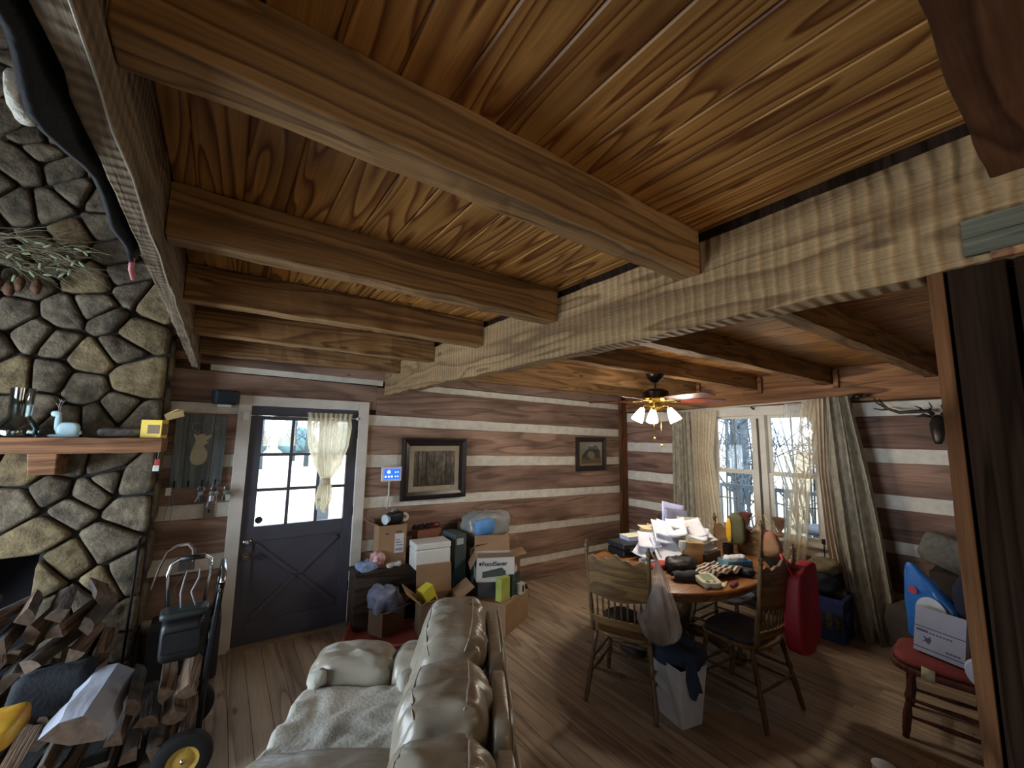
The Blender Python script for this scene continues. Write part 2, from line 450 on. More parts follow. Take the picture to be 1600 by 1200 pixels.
# =================================================================== floor
floor = MB().bx(-3.2, 5.35, -3, 4.42, -.14, -.021).build('floor', SUBF, keep=True); floor['kind'] = 'structure'
pw = .1195
def plank(name, x0, x1, y0, y1, z0, z1, mat, parent, c=.0022, top=True):
    """one board, long edges eased; top=False eases the underside (ceiling)"""
    if top: sec = [(x0, z0), (x1, z0), (x1, z1 - c), (x1 - c, z1), (x0 + c, z1), (x0, z1 - c)]
    else: sec = [(x0, z1), (x0, z0 + c), (x0 + c, z0), (x1 - c, z0), (x1, z0 + c), (x1, z1)]
    n = len(sec); vs = [(x, y0, z) for x, z in sec] + [(x, y1, z) for x, z in sec]
    fs = [tuple(range(n)), tuple(range(2 * n - 1, n - 1, -1))] + [(i, i + n, (i + 1) % n + n, (i + 1) % n) for i in range(n)]
    return MB().add(vs, fs).build(name, mat, parent)
x = .185 - 13 * pw; k = 0
while x < 5.2:
    y = -1.4 - R0.random() * 1.6 if x > -.6 else 0.4
    while y < 4.28:
        y2 = min(y + R0.uniform(1.7, 3.4), 4.30)
        if 4.30 - y2 < .5: y2 = 4.30
        if y2 > .35: plank('floor_plank', x + .0008, min(x + pw - .0008, 5.2), max(y, -.6) + .0008, y2 - .0008, -.02, R0.uniform(-.001, .0006), W_FLOOR, floor)
        y = y2
    x += pw

# =================================================================== ceiling of the loft floor: boards, joists, beams
ceil = MB().bx(-.235, 5.35, -3, 4.42, 2.585, 2.66).build('ceiling', ROOF, keep=True); ceil['kind'] = 'structure'
bw = .1236; x = .119 - 3 * bw
while x < 5.2:
    a = max(x, -.188)
    plank('ceiling_board', a + .0006, min(x + bw - .0006, 5.2), -.7, 4.30, 2.56, 2.584, W_CEIL, ceil, c=.005, top=False)
    x += bw
JY = [(.003, .088), (.778, .868), (1.552, 1.655), (2.292, 2.385), (3.06, 3.155), (3.845, 3.935)]
for i, (y0, y1) in enumerate(JY):
    ab = ((y0, y1), (2.392, 2.559))
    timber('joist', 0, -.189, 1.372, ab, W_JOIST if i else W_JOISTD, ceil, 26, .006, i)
    timber('joist', 0, 1.46, 5.199, ab, W_JOIST, ceil, 30, .006, i + 20)
timber('joist', 0, -.189, 1.372, ((-.80, -.71), (2.392, 2.559)), W_JOIST, ceil, 10, .005, 61)
timber('summer_beam', 1, -.6, 4.30, ((1.372, 1.462), (2.205, 2.515)), W_BEAMY, ceil, 90, .007, 3)
MB().bx(1.395, 1.44, -.6, 4.30, 2.512, 2.561).build('dark_gap_strip', W_DARK, ceil)  # added dark strip standing in for the shaded gap above the beam
timber('loft_edge_beam', 1, -1.2, 4.30, ((-.235, -.19), (2.312, 2.585)), W_LEFT, ceil, 90, .005, 8)
MB().tube([(-.193 + .003 * math.sin(t * 2.2), lerp(-.3, 4.28, t / 30), 2.309 + .002 * math.sin(t * 3.1)) for t in range(31)], .0022, 5).build('wire', M('bare wire', 'c9c3b8', .3, .7), ceil, smooth=True)['label'] = 'thin pale wire stapled along the beam edge'

# =================================================================== back wall: logs and chinking
wb = struct('wall_back')
def wallpiece(name, x0, x1, za, zb, y0, mat, parent, depth=.14, segs=18, jit=.006, seed=0, plane='y'):
    """log or chinking strip; za, zb = (lo, hi) at the two ends"""
    mb = MB(); vs = []; fs = []
    for i in range(segs + 1):
        t = i / segs; x = lerp(x0, x1, t)
        lo = lerp(za[0], zb[0], t) + jit * mnoise.noise(Vector((x * 4, seed, 2))); hi = lerp(za[1], zb[1], t) + jit * mnoise.noise(Vector((x * 4, seed, 7)))
        for d, z in ((0, lo), (0, hi), (depth, hi), (depth, lo)):
            b = .004 * mnoise.noise(Vector((x * 3, z * 3, seed))) if d == 0 else 0
            vs.append((x, y0 + d + b, z) if plane == 'y' else (y0 + d + b, x, z))
    for i in range(segs):
        for k in range(4): fs.append((i * 4 + k, i * 4 + (k + 1) % 4, i * 4 + 4 + (k + 1) % 4, i * 4 + 4 + k))
    fs.append((3, 2, 1, 0)); n = segs * 4; fs.append((n, n + 1, n + 2, n + 3))
    mb.add(vs, fs)
    return mb.build(name, mat, parent, bevel=.005 if 'log' in name else 0)
# chinking heights at the left of the door, right of the door, at the corner
CH = [((.276, .375), (.20, .31), (.18, .27)), ((.675, .805), (.64, .755), (.557, .65)), ((1.094, 1.212), (1.059, 1.173), (.97, 1.074)),
      ((1.504, 1.611), (1.466, 1.595), (1.392, 1.508)), ((1.954, 2.045), (1.89, 2.0), (1.814, 1.927)), ((2.323, 2.378), (2.306, 2.39), (2.235, 2.315))]
for i, (a, b, c) in enumerate(CH):
    if i < 5:
        wallpiece('chinking', -.62, .16, a, a, 4.318, CHINK, wb, .08, 8, .005, i)
        wallpiece('chinking', 1.17, 5.10, b, c, 4.318, CHINK, wb, .08, 30, .005, i + 10)
    else:
        wallpiece('chinking', -.12, 1.36, a, b, 4.316, CHINK, wb, .08, 12, .004, i)
        wallpiece('chinking', 1.40, 5.10, (2.285, 2.355), c, 4.318, CHINK, wb, .08, 30, .005, i + 10)
for i in range(7):
    lo = [CH[i - 1][k][1] for k in range(3)] if i else [-.02] * 3
    hi = [CH[i][k][0] for k in range(3)] if i < 6 else [2.56] * 3
    if i < 5:
        wallpiece('log', -.62, .16, (lo[0], hi[0]), (lo[0], hi[0]), 4.30, W_LOGX, wb, .14, 8, .006, i + 30)
        wallpiece('log', 1.17, 5.12, (lo[1], hi[1]), (lo[2], hi[2]), 4.30, W_LOGX, wb, .14, 34, .006, i + 40)
    elif i == 5:
        wallpiece('log', -.62, 1.30, (2.05, hi[0]), (2.05, hi[1] - .01), 4.30, W_LOGX, wb, .14, 18, .005, 70)
        wallpiece('log', 1.30, 5.12, (lo[1], hi[1] - .02), (lo[2], hi[2]), 4.30, W_LOGX, wb, .14, 34, .006, 71)
    else:
        wallpiece('log', -.62, 5.12, (2.38, 2.56), (2.325, 2.56), 4.30, W_LOGX, wb, .14, 34, .003, 72)
for i in range(4):
    wallpiece('log', -.62, -.24, (2.57 + i * .42, 2.95 + i * .42), (2.57 + i * .42, 2.95 + i * .42), 4.30, W_LOGX, wb, .14, 4, .004, 90 + i)
# solid wall behind the logs, with the door opening
core = MB().bx(-3.2, .19, 4.385, 4.44, -.1, 4.6).bx(1.13, 5.35, 4.385, 4.44, -.1, 2.6).bx(.19, 1.13, 4.385, 4.44, 2.04, 2.6).bx(-3.2, -.62, 4.30, 4.39, -.1, 4.6)
core.build('wall_core', ROOF, wb)
timber('log_end', 0, -.40, -.20, ((4.22, 4.32), (2.385, 2.45)), W_MANT, wb, 3, .003, 5)
# corner post
cp = timber('trim_1', 2, 0, 2.39, ((5.055, 5.2), (4.255, 4.30)), W_POSTZ, None, 12, .004, 2); cp['kind'] = 'structure'

# =================================================================== right wall
wr = struct('wall_right')
XR = 5.2
CR = [(.343, .432), (.772, .885), (1.172, 1.304), (1.60, 1.733), (2.045, 2.182)]
WY0, WY1, WZ0, WZ1 = 1.70, 2.93, .74, 2.195
for i, (a, b) in enumerate(CR):
    ys = [(-.4, 4.27)] if b < WZ0 else [(-.4, WY0), (WY1, 4.27)]
    for y0, y1 in ys: wallpiece('chinking', y0, y1, (a, b), (a, b), XR + .018, CHINK, wr, .08, 14, .005, i + 50, 'x')
for i in range(6):
    lo = CR[i - 1][1] if i else -.02
    hi = CR[i][0] if i < 5 else 2.385
    ys = [(-.4, 4.27)] if hi <= WZ0 + .1 else [(-.4, WY0), (WY1, 4.27)]
    if i == 5: ys = [(-.4, 4.27)]
    if hi > WZ0 and i < 5 and lo < WZ0:
        wallpiece('log', WY0, WY1, (lo, WZ0), (lo, WZ0), XR, W_LOGY, wr, .14, 10, .002, 77, 'x'); ys = [(-.4, WY0), (WY1, 4.27)]
    if i == 5: lo = 2.196 if False else CR[4][1]
    for y0, y1 in ys:
        if i == 5:
            wallpiece('top_plate', y0, y1, (2.20, 2.385), (2.20, 2.385), XR - .012, W_PLATE, wr, .15, 24, .003, 80, 'x')
        else:
            wallpiece('log', y0, y1, (lo, hi), (lo, hi), XR, W_LOGY, wr, .14, 14, .005, i + 60, 'x')
for i in range(len(JY)):
    y0 = JY[i][1]; y1 = JY[i + 1][0] if i + 1 < len(JY) else 4.29
    MB().bx(XR, XR + .1, y0, y1, 2.387, 2.559).build('blocking_board', W_PLATE, wr, bevel=.003)
# little L-shaped trim boards round the joist ends
for y0, y1 in JY[2:5]:
    m = MB().bx(XR - .05, XR - .014, y0 - .055, y0 - .012, 2.345, 2.535)
    m.build('joist_end_trim', W_PLATE, wr, bevel=.003)
    MB().bx(XR - .05, XR - .014, y0 - .012, y0 + .17, 2.345, 2.386).build('joist_end_trim', W_PLATE, wr, bevel=.003)
MB().bx(XR + .1, XR + .15, -3, WY0, -.1, 2.6).bx(XR + .1, XR + .15, WY1, 4.44, -.1, 2.6).bx(XR + .1, XR + .15, WY0, WY1, -.1, WZ0).bx(XR + .1, XR + .15, WY0, WY1, WZ1, 2.6).build('wall_core', ROOF, wr)

# unseen rest of the house, so that daylight enters only through openings
wl = MB().bx(-3.2, -3.1, -3, 1.5, -.1, 4.6).bx(-3.2, -3.1, 3.5, 4.4, -.1, 4.6).bx(-3.2, -3.1, 1.5, 3.5, -.1, .35).bx(-3.2, -3.1, 1.5, 3.5, 1.95, 4.6).build('wall_left', ROOF, keep=True); wl['kind'] = 'structure'
wf = MB().bx(-3.2, 5.35, -3.1, -3, -.1, 4.6).build('wall_front', ROOF, keep=True); wf['kind'] = 'structure'
rf = MB().bx(-3.2, .3, -3.1, 4.44, 4.6, 4.7).bx(.2, .3, -3.1, 4.44, 2.66, 4.6).build('ceiling_great_room', ROOF, keep=True); rf['kind'] = 'structure'

# =================================================================== partition at the right edge of the view
pt = struct('wall_partition')
timber('post_trim', 2, 0, 2.203, ((1.372, 1.46), (.178, .206)), W_POSTZ, pt, 10, .002, 4, .002)
timber('partition_plank', 2, 0, 2.203, ((1.376, 1.45), (.083, .172)), W_DARK, pt, 10, .001, 5, .002)
for k in range(5):
    timber('partition_plank', 2, 0, 2.203, ((1.384, 1.45), (.072 - .1 * k - .092, .072 - .1 * k)), W_DARK, pt, 8, .001, 6 + k, .004)
MB().bx(1.452, 1.47, -.6, .20, 0, 2.203).build('partition_back', W_DARK, pt)
timber('partition_rail', 1, -.6, .139, ((1.352, 1.372), (2.222, 2.305)), W_GREY, pt, 8, .001, 7, .002)
timber('partition_rail', 1, -.6, .10, ((1.356, 1.376), (2.204, 2.222)), W_MANT, pt, 8, .001, 9, .002)

# =================================================================== door
d1 = struct('door_1')
YD = 4.30
MB().bx(.105, .205, YD - .022, YD + .02, 0, 2.125).build('door_casing', WHITE, d1, bevel=.004)
MB().bx(1.125, 1.222, YD - .022, YD + .02, 0, 2.125).build('door_casing', WHITE, d1, bevel=.004)
MB().bx(.205, 1.125, YD - .022, YD + .02, 2.035, 2.125).build('door_casing', WHITE, d1, bevel=.004)
MB().bx(.19, 1.14, YD - .03, YD + .12, -.005, .022).build('threshold', M('oak threshold', '8d7a63', .5), d1, bevel=.004)
MB().bx(.18, .206, YD + .02, YD + .12, .02, 2.06).bx(1.122, 1.148, YD + .02, YD + .12, .02, 2.06).bx(.18, 1.148, YD + .02, YD + .12, 2.034, 2.06).build('door_jamb', DOORP, d1)
GX0, GX1, GZ0, GZ1 = .302, 1.035, .985, 1.915
dl = MB().bx(.208, GX0, YD + .012, YD + .056, .024, 2.032).bx(GX1, 1.12, YD + .012, YD + .056, .024, 2.032)
dl.bx(GX0, GX1, YD + .012, YD + .056, GZ1, 2.032).bx(GX0, GX1, YD + .012, YD + .056, .86, GZ0).bx(GX0, GX1, YD + .012, YD + .056, .024, .20)
dl = dl.build('door_leaf', DOORP, d1, bevel=.003)
def onto(o, p):
    """hang o (built in world space) on p"""
    o.parent = p; o.location = o.location - p.location; return o
onto(MB().bx(GX0, GX1, YD + .028, YD + .05, .20, .86).build('panel', DOORP), dl)
# raised cross-buck braces of the lower panel
for a, b in (((.33, .83), (.66, .53)), ((1.0, .83), (.68, .53)), ((.33, .23), (.66, .53)), ((1.0, .23), (.68, .53))):
    v = Vector((b[0] - a[0], 0, b[1] - a[1])); c = Vector(((a[0] + b[0]) / 2, YD + .022, (a[1] + b[1]) / 2))
    onto(MB().box(c, (v.length, .014, .035), ry=-math.atan2(v.z, v.x)).build('brace', DOORP, bevel=.003), dl)
for k in (1, 2):
    zz = lerp(GZ0, GZ1, k / 3); onto(MB().bx(GX0, GX1, YD + .016, YD + .05, zz - .013, zz + .013).build('muntin', DOORP, bevel=.003), dl)
    xx = lerp(GX0, GX1, k / 3); onto(MB().bx(xx - .013, xx + .013, YD + .018, YD + .048, GZ0, GZ1).build('muntin', DOORP, bevel=.003), dl)
for a in range(3):
    for b in range(3):
        x0 = lerp(GX0, GX1, a / 3) + .012; z0 = lerp(GZ0, GZ1, b / 3) + .012
        onto(MB().bx(x0, x0 + (GX1 - GX0) / 3 - .024, YD + .032, YD + .036, z0, z0 + (GZ1 - GZ0) / 3 - .024).build('pane', GLASS), dl)
XY = Matrix.Rotation(PI / 2, 4, 'X')
def knob(x, z, r, name, mat, prof):
    mb = MB(); mb.lathe(prof, n=16, X=Matrix.Translation((x, YD + .012, z)) @ XY)
    return onto(mb.build(name, mat, smooth=SMO), dl)
knob(.262, .86, .03, 'deadbolt', STEEL, [(0, 0), (.031, 0), (.031, .012), (.024, .016), (.012, .018), (.012, .03), (0, .032)])
knob(.262, .745, .03, 'door_knob', M('antique bronze', '6d6258', .35, .9), [(0, 0), (.033, 0), (.033, .008), (.012, .012), (.012, .035), (.028, .042), (.031, .055), (.026, .066), (0, .07)])
for z in (.35, 1.05, 1.8):
    MB().tube([(1.126, YD + .004, z - .045), (1.126, YD + .004, z + .045)], .007, 8).build('hinge', BLKM, d1, smooth=SMO)
knob(.335, 1.035, .02, 'sticker', M('dark round sticker', '23303f', .5), [(0, -.021), (.03, -.021), (.03, -.019), (0, -.019)])

# =================================================================== twin window on the right
w1 = struct('window_1')
WFR = M('cream window paint', 'd9d2c4', .5, nz=5)
MC = 2.315
MB().bx(XR - .03, XR + .12, WY0, WY1, 2.085, WZ1).build('window_head', WFR, w1, bevel=.004)
MB().bx(XR - .03, XR + .12, WY0, WY0 + .055, WZ0, 2.09).build('window_jamb', WFR, w1, bevel=.004)
MB().bx(XR - .03, XR + .12, WY1 - .055, WY1, WZ0, 2.09).build('window_jamb', WFR, w1, bevel=.004)
MB().bx(XR - .02, XR + .12, MC - .075, MC + .075, WZ0, 2.09).build('mullion', WFR, w1, bevel=.004)
MB().bx(XR - .03, XR - .02, MC - .012, MC + .012, WZ0 + .03, 2.05).build('mullion_bead', M('old brown bead', '4d4238', .6), w1, bevel=.002)
MB().bx(XR - .10, XR + .12, WY0 - .06, WY1 + .06, WZ0 - .035, WZ0).build('window_sill', WFR, w1, bevel=.005)
MB().bx(XR - .02, XR, WY0 - .03, WY1 + .03, WZ0 - .15, WZ0 - .035).build('apron', WFR, w1, bevel=.004)
for ya, yb in ((WY0 + .055, MC - .075), (MC + .075, WY1 - .055)):
    for z0, z1, dx in ((WZ0, 1.425, .02), (1.405, 2.088, .05)):
        s = .035
        f = MB().bx(XR + dx, XR + dx + .03, ya, ya + s, z0, z1).bx(XR + dx, XR + dx + .03, yb - s, yb, z0, z1)
        f.bx(XR + dx, XR + dx + .03, ya + s, yb - s, z0, z0 + s).bx(XR + dx, XR + dx + .03, ya + s, yb - s, z1 - s, z1)
        f = f.build('sash', WFR, w1)
        ym = (ya + yb) / 2; zm = (z0 + z1) / 2
        GM = M('grey muntin', '8c959c', .5)
        onto(MB().bx(XR + dx + .008, XR + dx + .022, ym - .007, ym + .007, z0 + s, z1 - s).build('muntin', GM), f)
        onto(MB().bx(XR + dx + .008, XR + dx + .022, ya + s, yb - s, zm - .006, zm + .006).build('muntin', GM), f)
        for i in range(2):
            for j in range(2):
                a0 = ya + s if i == 0 else ym + .007; a1 = ym - .007 if i == 0 else yb - s
                b0 = z0 + s if j == 0 else zm + .006; b1 = zm - .006 if j == 0 else z1 - s
                onto(MB().bx(XR + dx + .013, XR + dx + .017, a0, a1, b0, b1).build('pane', GLASS), f)

# =================================================================== stone chimney
ch = MB().bx(-2.2, -.372, 4.05, 4.30, 1.1, 4.6).bx(-.90, -.372, 4.05, 4.30, -.02, 1.1).bx(-2.2, -1.75, 4.05, 4.30, -.02, 1.1)
ch = tag(ch.build('stone_fireplace', MORT), 'tall fieldstone chimney breast beside the door with rounded stones', 'fireplace')
onto(MB().bx(-1.75, -.90, 4.27, 4.29, -.02, 1.1).build('firebox', SOOT), ch)
SEEDS = [(-1.38, 4.64), (-1.4, 4.43), (-1.33, 4.32), (-1.37, 4.13), (-1.26, 4.07), (-1.33, 3.89), (-1.21, 3.8), (-1.27, 3.57), (-1.07, 3.62), (-1.13, 3.82), (-1.16, 3.71), (-1.23, 3.28), (-1.1, 3.31), (-0.98, 3.18), (-0.96, 3.48), (-0.84, 3.27), (-0.88, 3.46), (-0.74, 3.08), (-0.85, 2.86), (-0.68, 2.95), (-0.61, 2.81), (-0.6, 2.51), (-0.73, 2.58), (-0.95, 2.58), (-1.18, 2.55), (-1.06, 2.44), (-0.96, 2.4), (-0.8, 2.32), (-0.98, 2.14), (-1.13, 2.13), (-0.82, 2.08), (-0.54, 2.17), (-1.16, 2.77), (-1.02, 2.98), (-1.14, 3.04), (-1.24, 2.97), (-0.66, 2.41), (-0.8, 2.66), (-0.52, 2.77), (-0.61, 1.95), (-1.0, 1.95), (-1.11, 1.92), (-0.87, 1.87), (-0.72, 1.88), (-0.5, 1.88), (-1.02, 1.54), (-0.84, 1.59), (-0.64, 1.57), (-0.5, 1.45), (-0.89, 1.4), (-0.7, 1.37), (-1.03, 1.32), (-0.89, 1.13), (-0.59, 1.05), (-0.78, 1.26), (-0.61, 1.46), (-0.77, 0.95), (-0.88, 0.85), (-0.57, 0.73), (-0.45, 0.79), (-0.65, 0.65), (-0.43, 0.5), (-0.49, 1.23), (-0.77, 0.61), (-0.47, 0.34), (-0.69, 0.4), (-.58, .15), (-.8, .2), (-.45, .1)]
_r = random.Random(5)
for _ in range(900):
    p = (_r.uniform(-2.15, -.42), _r.uniform(1.15, 4.6))
    if (p[0] < -1.2 or p[1] > 3.2) and all((p[0] - q[0]) ** 2 + (p[1] - q[1]) ** 2 > .17 ** 2 for q in SEEDS): SEEDS.append(p)
def clip(poly, nx, ny, d):
    out = []
    for i in range(len(poly)):
        a, b = poly[i - 1], poly[i]
        da, db = a[0] * nx + a[1] * ny - d, b[0] * nx + b[1] * ny - d
        if (da <= 0) != (db <= 0):
            t = da / (da - db); out.append((a[0] + (b[0] - a[0]) * t, a[1] + (b[1] - a[1]) * t))
        if db <= 0: out.append(b)
    return out
def stone_mesh(poly, seed, depth):
    """bulging stone whose outline is the shrunken, rounded cell"""
    cx = sum(p[0] for p in poly) / len(poly); cz = sum(p[1] for p in poly) / len(poly)
    pts = []
    for i in range(len(poly)):        # resample with rounded corners
        a, b, c = poly[i - 1], poly[i], poly[(i + 1) % len(poly)]
        for t in (.2, 0.0, -.2):
            if t > 0: q = (lerp(b[0], a[0], t), lerp(b[1], a[1], t))
            elif t < 0: q = (lerp(b[0], c[0], -t), lerp(b[1], c[1], -t))
            else: q = (b[0] * .91 + (a[0] + c[0]) * .045, b[1] * .91 + (a[1] + c[1]) * .045)
            pts.append(q)
    n = len(pts); vs = []; fs = []
    for s, dy in ((1.0, .03), (.99, -.5), (.94, -.85), (.78, -.98), (.38, -1.0)):
        for x, z in pts:
            px = cx + (x - cx) * s; pz = cz + (z - cz) * s
            k = mnoise.noise(Vector((px * 9, pz * 9, seed)))
            vs.append((px + .010 * k + .004 * mnoise.noise(Vector((px * 34, pz * 34, seed))), 4.05 + depth * dy * (1 + .28 * k) + .012 * mnoise.noise(Vector((px * 21, pz * 21, seed))) * (dy < -.5), pz + .008 * mnoise.noise(Vector((pz * 9, px * 9, seed)))))
    vs.append((cx, 4.05 - depth * 1.02, cz))
    for r in range(4):
        for i in range(n): fs.append((r * n + i, r * n + (i + 1) % n, (r + 1) * n + (i + 1) % n, (r + 1) * n + i))
    for i in range(n): fs.append((4 * n + i, 4 * n + (i + 1) % n, 5 * n))
    return MB().add(vs, fs)
for i, (sx_, sz_) in enumerate(SEEDS):
    poly = [(-2.2, -.02), (-.376, -.02), (-.376, 4.6), (-2.2, 4.6)]
    for j, (qx, qz) in enumerate(SEEDS):
        if j == i: continue
        nx, nz_ = qx - sx_, qz - sz_
        if nx * nx + nz_ * nz_ > 1.2: continue
        ln = math.hypot(nx, nz_)
        poly = clip(poly, nx / ln, nz_ / ln, ((qx * qx + qz * qz - sx_ * sx_ - sz_ * sz_) / 2) / ln - .006)
        if len(poly) < 3: break
    if len(poly) < 3: continue
    # drop tiny edges
    q = [p for k, p in enumerate(poly) if math.hypot(p[0] - poly[k - 1][0], p[1] - poly[k - 1][1]) > .02]
    if len(q) < 3: continue
    if sz_ < 1.14 and sx_ < -.90 : continue
    if sz_ < 1.10: q = clip(q, -1, 0, .905)
    if len(q) < 3: continue
    onto(stone_mesh(q, i * 1.7, _r.uniform(.04, .07)).build('stone', STONE2 if i in (18, 57, 31, 21) or _r.random() < .2 else STONE, smooth=1.0), ch)
# stones on the short right flank of the chimney
for k in range(12):
    z0 = k * .36 + .02; y0 = 4.07
    MBs = MB().puff((-.372, 4.175, z0 + .17), (.05, .22, .31), .6, 12, 8, .012, 9, k)
    onto(MBs.build('stone', STONE, smooth=True), ch)
mt = MB()
mt = timber('mantel_shelf', 0, -1.9, -.325, ((3.74, 4.06), (1.652, 1.752)), W_MANT, None, 16, .004, 6, .006); onto(mt, ch)
onto(MB().box8([(-.95, 3.80, 1.52), (-.83, 3.80, 1.52), (-.83, 4.06, 1.50), (-.95, 4.06, 1.50), (-.955, 3.76, 1.652), (-.825, 3.76, 1.652), (-.825, 4.06, 1.652), (-.955, 4.06, 1.652)]).build('corbel', W_MANT, bevel=.006), ch)
hb = MB().bx(-2.2, -.36, 3.3, 4.05, -.02, .06)
onto(hb.build('hearth', MORT, bevel=.01), ch)
# =================================================================== loveseat with console
LEATH = M('cream grey leather', '9f9686', .34, nz=5, col2='8b8273', bump=.55, bscale=1, bstretch=(34, 9, 7), spec=.5)
LEATHB = M('cream leather welt', 'b5ac9b', .45)
sofa = thing('loveseat', 'cream leather reclining loveseat with a padded console, its back to the dining table', 'sofa', (Vector((.5, .866, 0)) * 1.6 + Vector((-.866, .5, 0)) * .35), math.radians(60))
def so(u, f, z): return (u - 1.6, f - .35, z)
def cushion(name, u0, u1, f0, f1, z0, z1, p=.5, amp=.010, freq=9, seed=0., lean=0., pz=None, fold=.012, pinch=False):
    m = MB(); zc = (z0 + z1) / 2
    def fn(v, q):
        v = v.copy(); zz = v.z / ((z1 - z0) / 2)
        if pinch: v.y *= 1 - .16 * math.exp(-((zz - .12) / .16) ** 2); v.x *= 1 - .02 * math.exp(-((zz - .12) / .16) ** 2)
        # gathered leather: fine creases running from the seams
        g = math.sin(v.x * 85 + 5 * mnoise.noise(Vector((v.x * 9, v.z * 7 + v.y * 7, seed)))) * max(0, mnoise.noise(Vector((v.x * 7, v.y * 9, v.z * 9 + seed))) + .25)
        v += Vector((q.x * .3, q.y, q.z)) * fold * .55 * g
        v.y -= lean * v.z
        return v
    m.puff(so((u0 + u1) / 2, (f0 + f1) / 2, zc), (u1 - u0, f1 - f0, z1 - z0), p, 84, 40, amp, freq, seed, fn=fn, pz=pz)
    return m.build(name, LEATH, sofa, smooth=True)
MB().bx(*[a for a in (.62 - 1.6, 2.62 - 1.6, -.10 - .35, .74 - .35, .05, .30)]).build('base', LEATH, sofa, bevel=.03)
for k, (u0, u1) in enumerate(((.84, 1.42), (1.825, 2.41))):
    cushion('seat_cushion', u0, u1, .12, .86, .26, .49, .42, .008, 7, k + 1., fold=.008)
    cushion('footrest', u0, u1, .76, .90, .08, .42, .4, .008, 8, k + 4., fold=.008)
cushion('console', 1.43, 1.815, .16, .84, .20, .625, .38, .008, 7, 9., fold=.008)
for k, (u0, u1, zt) in enumerate(((.83, 1.42, .955), (1.42, 1.825, .94), (1.82, 2.43, .965))):
    bc1 = cushion('back_cushion', u0, u1, -.06, .27, .42, zt, .55, .010, 7, 12. + k, lean=.16, pz=.60, fold=.034, pinch=True)
    trees_ = [BVHTree.FromPolygons([v.co + o_.location for v in o_.data.vertices], [p.vertices[:] for p in o_.data.polygons]) for o_ in (bc1,)]
    for ang in (1.0, 2.05):
        pts = []
        for t in range(17):
            u = lerp(u0 + .05, u1 - .05, t / 16); c = Vector(so(u, .09, .76)); d = Vector((0, math.cos(ang), math.sin(ang)))
            hpt = trees_[0].ray_cast(c + d * .6, -d, .6)[0]
            if hpt: pts.append(hpt + d * .0008)
        if len(pts) > 3: MB().tube(pts, .0032, 5).build('seam', LEATHB, sofa, smooth=True)
    MB().puff(so((u0 + u1) / 2, -.115, .46), (u1 - u0 - .01, .075, .84), .3, 28, 16, .003, 6, k).build('back_panel', LEATH, sofa, smooth=True)
    MB().tube([so(u0 + .03, -.15, .10), so(u0 + .025, -.152, .80), so(u0 + .06, -.15, .872), so(u1 - .06, -.15, .872), so(u1 - .025, -.152, .80), so(u1 - .03, -.15, .10)], .006, 6).build('welt', LEATHB, sofa, smooth=True)
for u0, u1 in ((.58, .83), (2.40, 2.67)):
    cushion('arm_pad', u0, u1, .40, .86, .18, .615, .45, .012, 8, u0 * 3, fold=.026)
    cushion('arm_pad', u0, u1, .08, .42, .18, .61, .45, .012, 8, u0 * 5, fold=.026)
for u in (.66, 2.55):
    for f in (-.05, .65):
        MB().bx(u - .03 - 1.6, u + .03 - 1.6, f - .03 - .35, f + .03 - .35, 0, .06).build('foot', BLK, sofa)

# throw blanket on the far seat
def blanket(u, v):
    uu = lerp(1.80, 2.385, u); ff = lerp(.27, .90, v)
    z = .487 + .010 * mnoise.noise(Vector((uu * 14, ff * 9, 2))) + .03 * abs(mnoise.noise(Vector((uu * 7 + ff * 6, ff * 3 - uu * 5, 7))))
    z += .10 * max(0, (.36 - ff)) + (0 if ff < .84 else -3.2 * (ff - .84)) + .006
    if u < .06: z += .012
    ff += .012 * math.sin(uu * 31) * v
    X = Vector((.5, .866, 0)) * uu + Vector((-.866, .5, 0)) * ff
    return (X.x, X.y, z)
bl = MB().grid(blanket, 50, 46)
th = tag(bl.build('throw_blanket', M('grey white fleece', 'bdb9ad', .95, nz=7, col2='9d9b90', bump=.5, bscale=60, sheen=.3), smooth=True, solid=.012), 'rumpled pale fleece throw spread over the far loveseat cushion', 'blanket')
for u, f, s in ((2.39, .78, 1), (2.35, .33, 2)):
    X = Vector((.5, .866, 0)) * u + Vector((-.866, .5, 0)) * f
    onto(MB().puff((X.x, X.y, .535), (.09, .08, .085), .8, 16, 10, .018, 22, s).build('corner_knot', _mats['grey white fleece'], smooth=True), th)

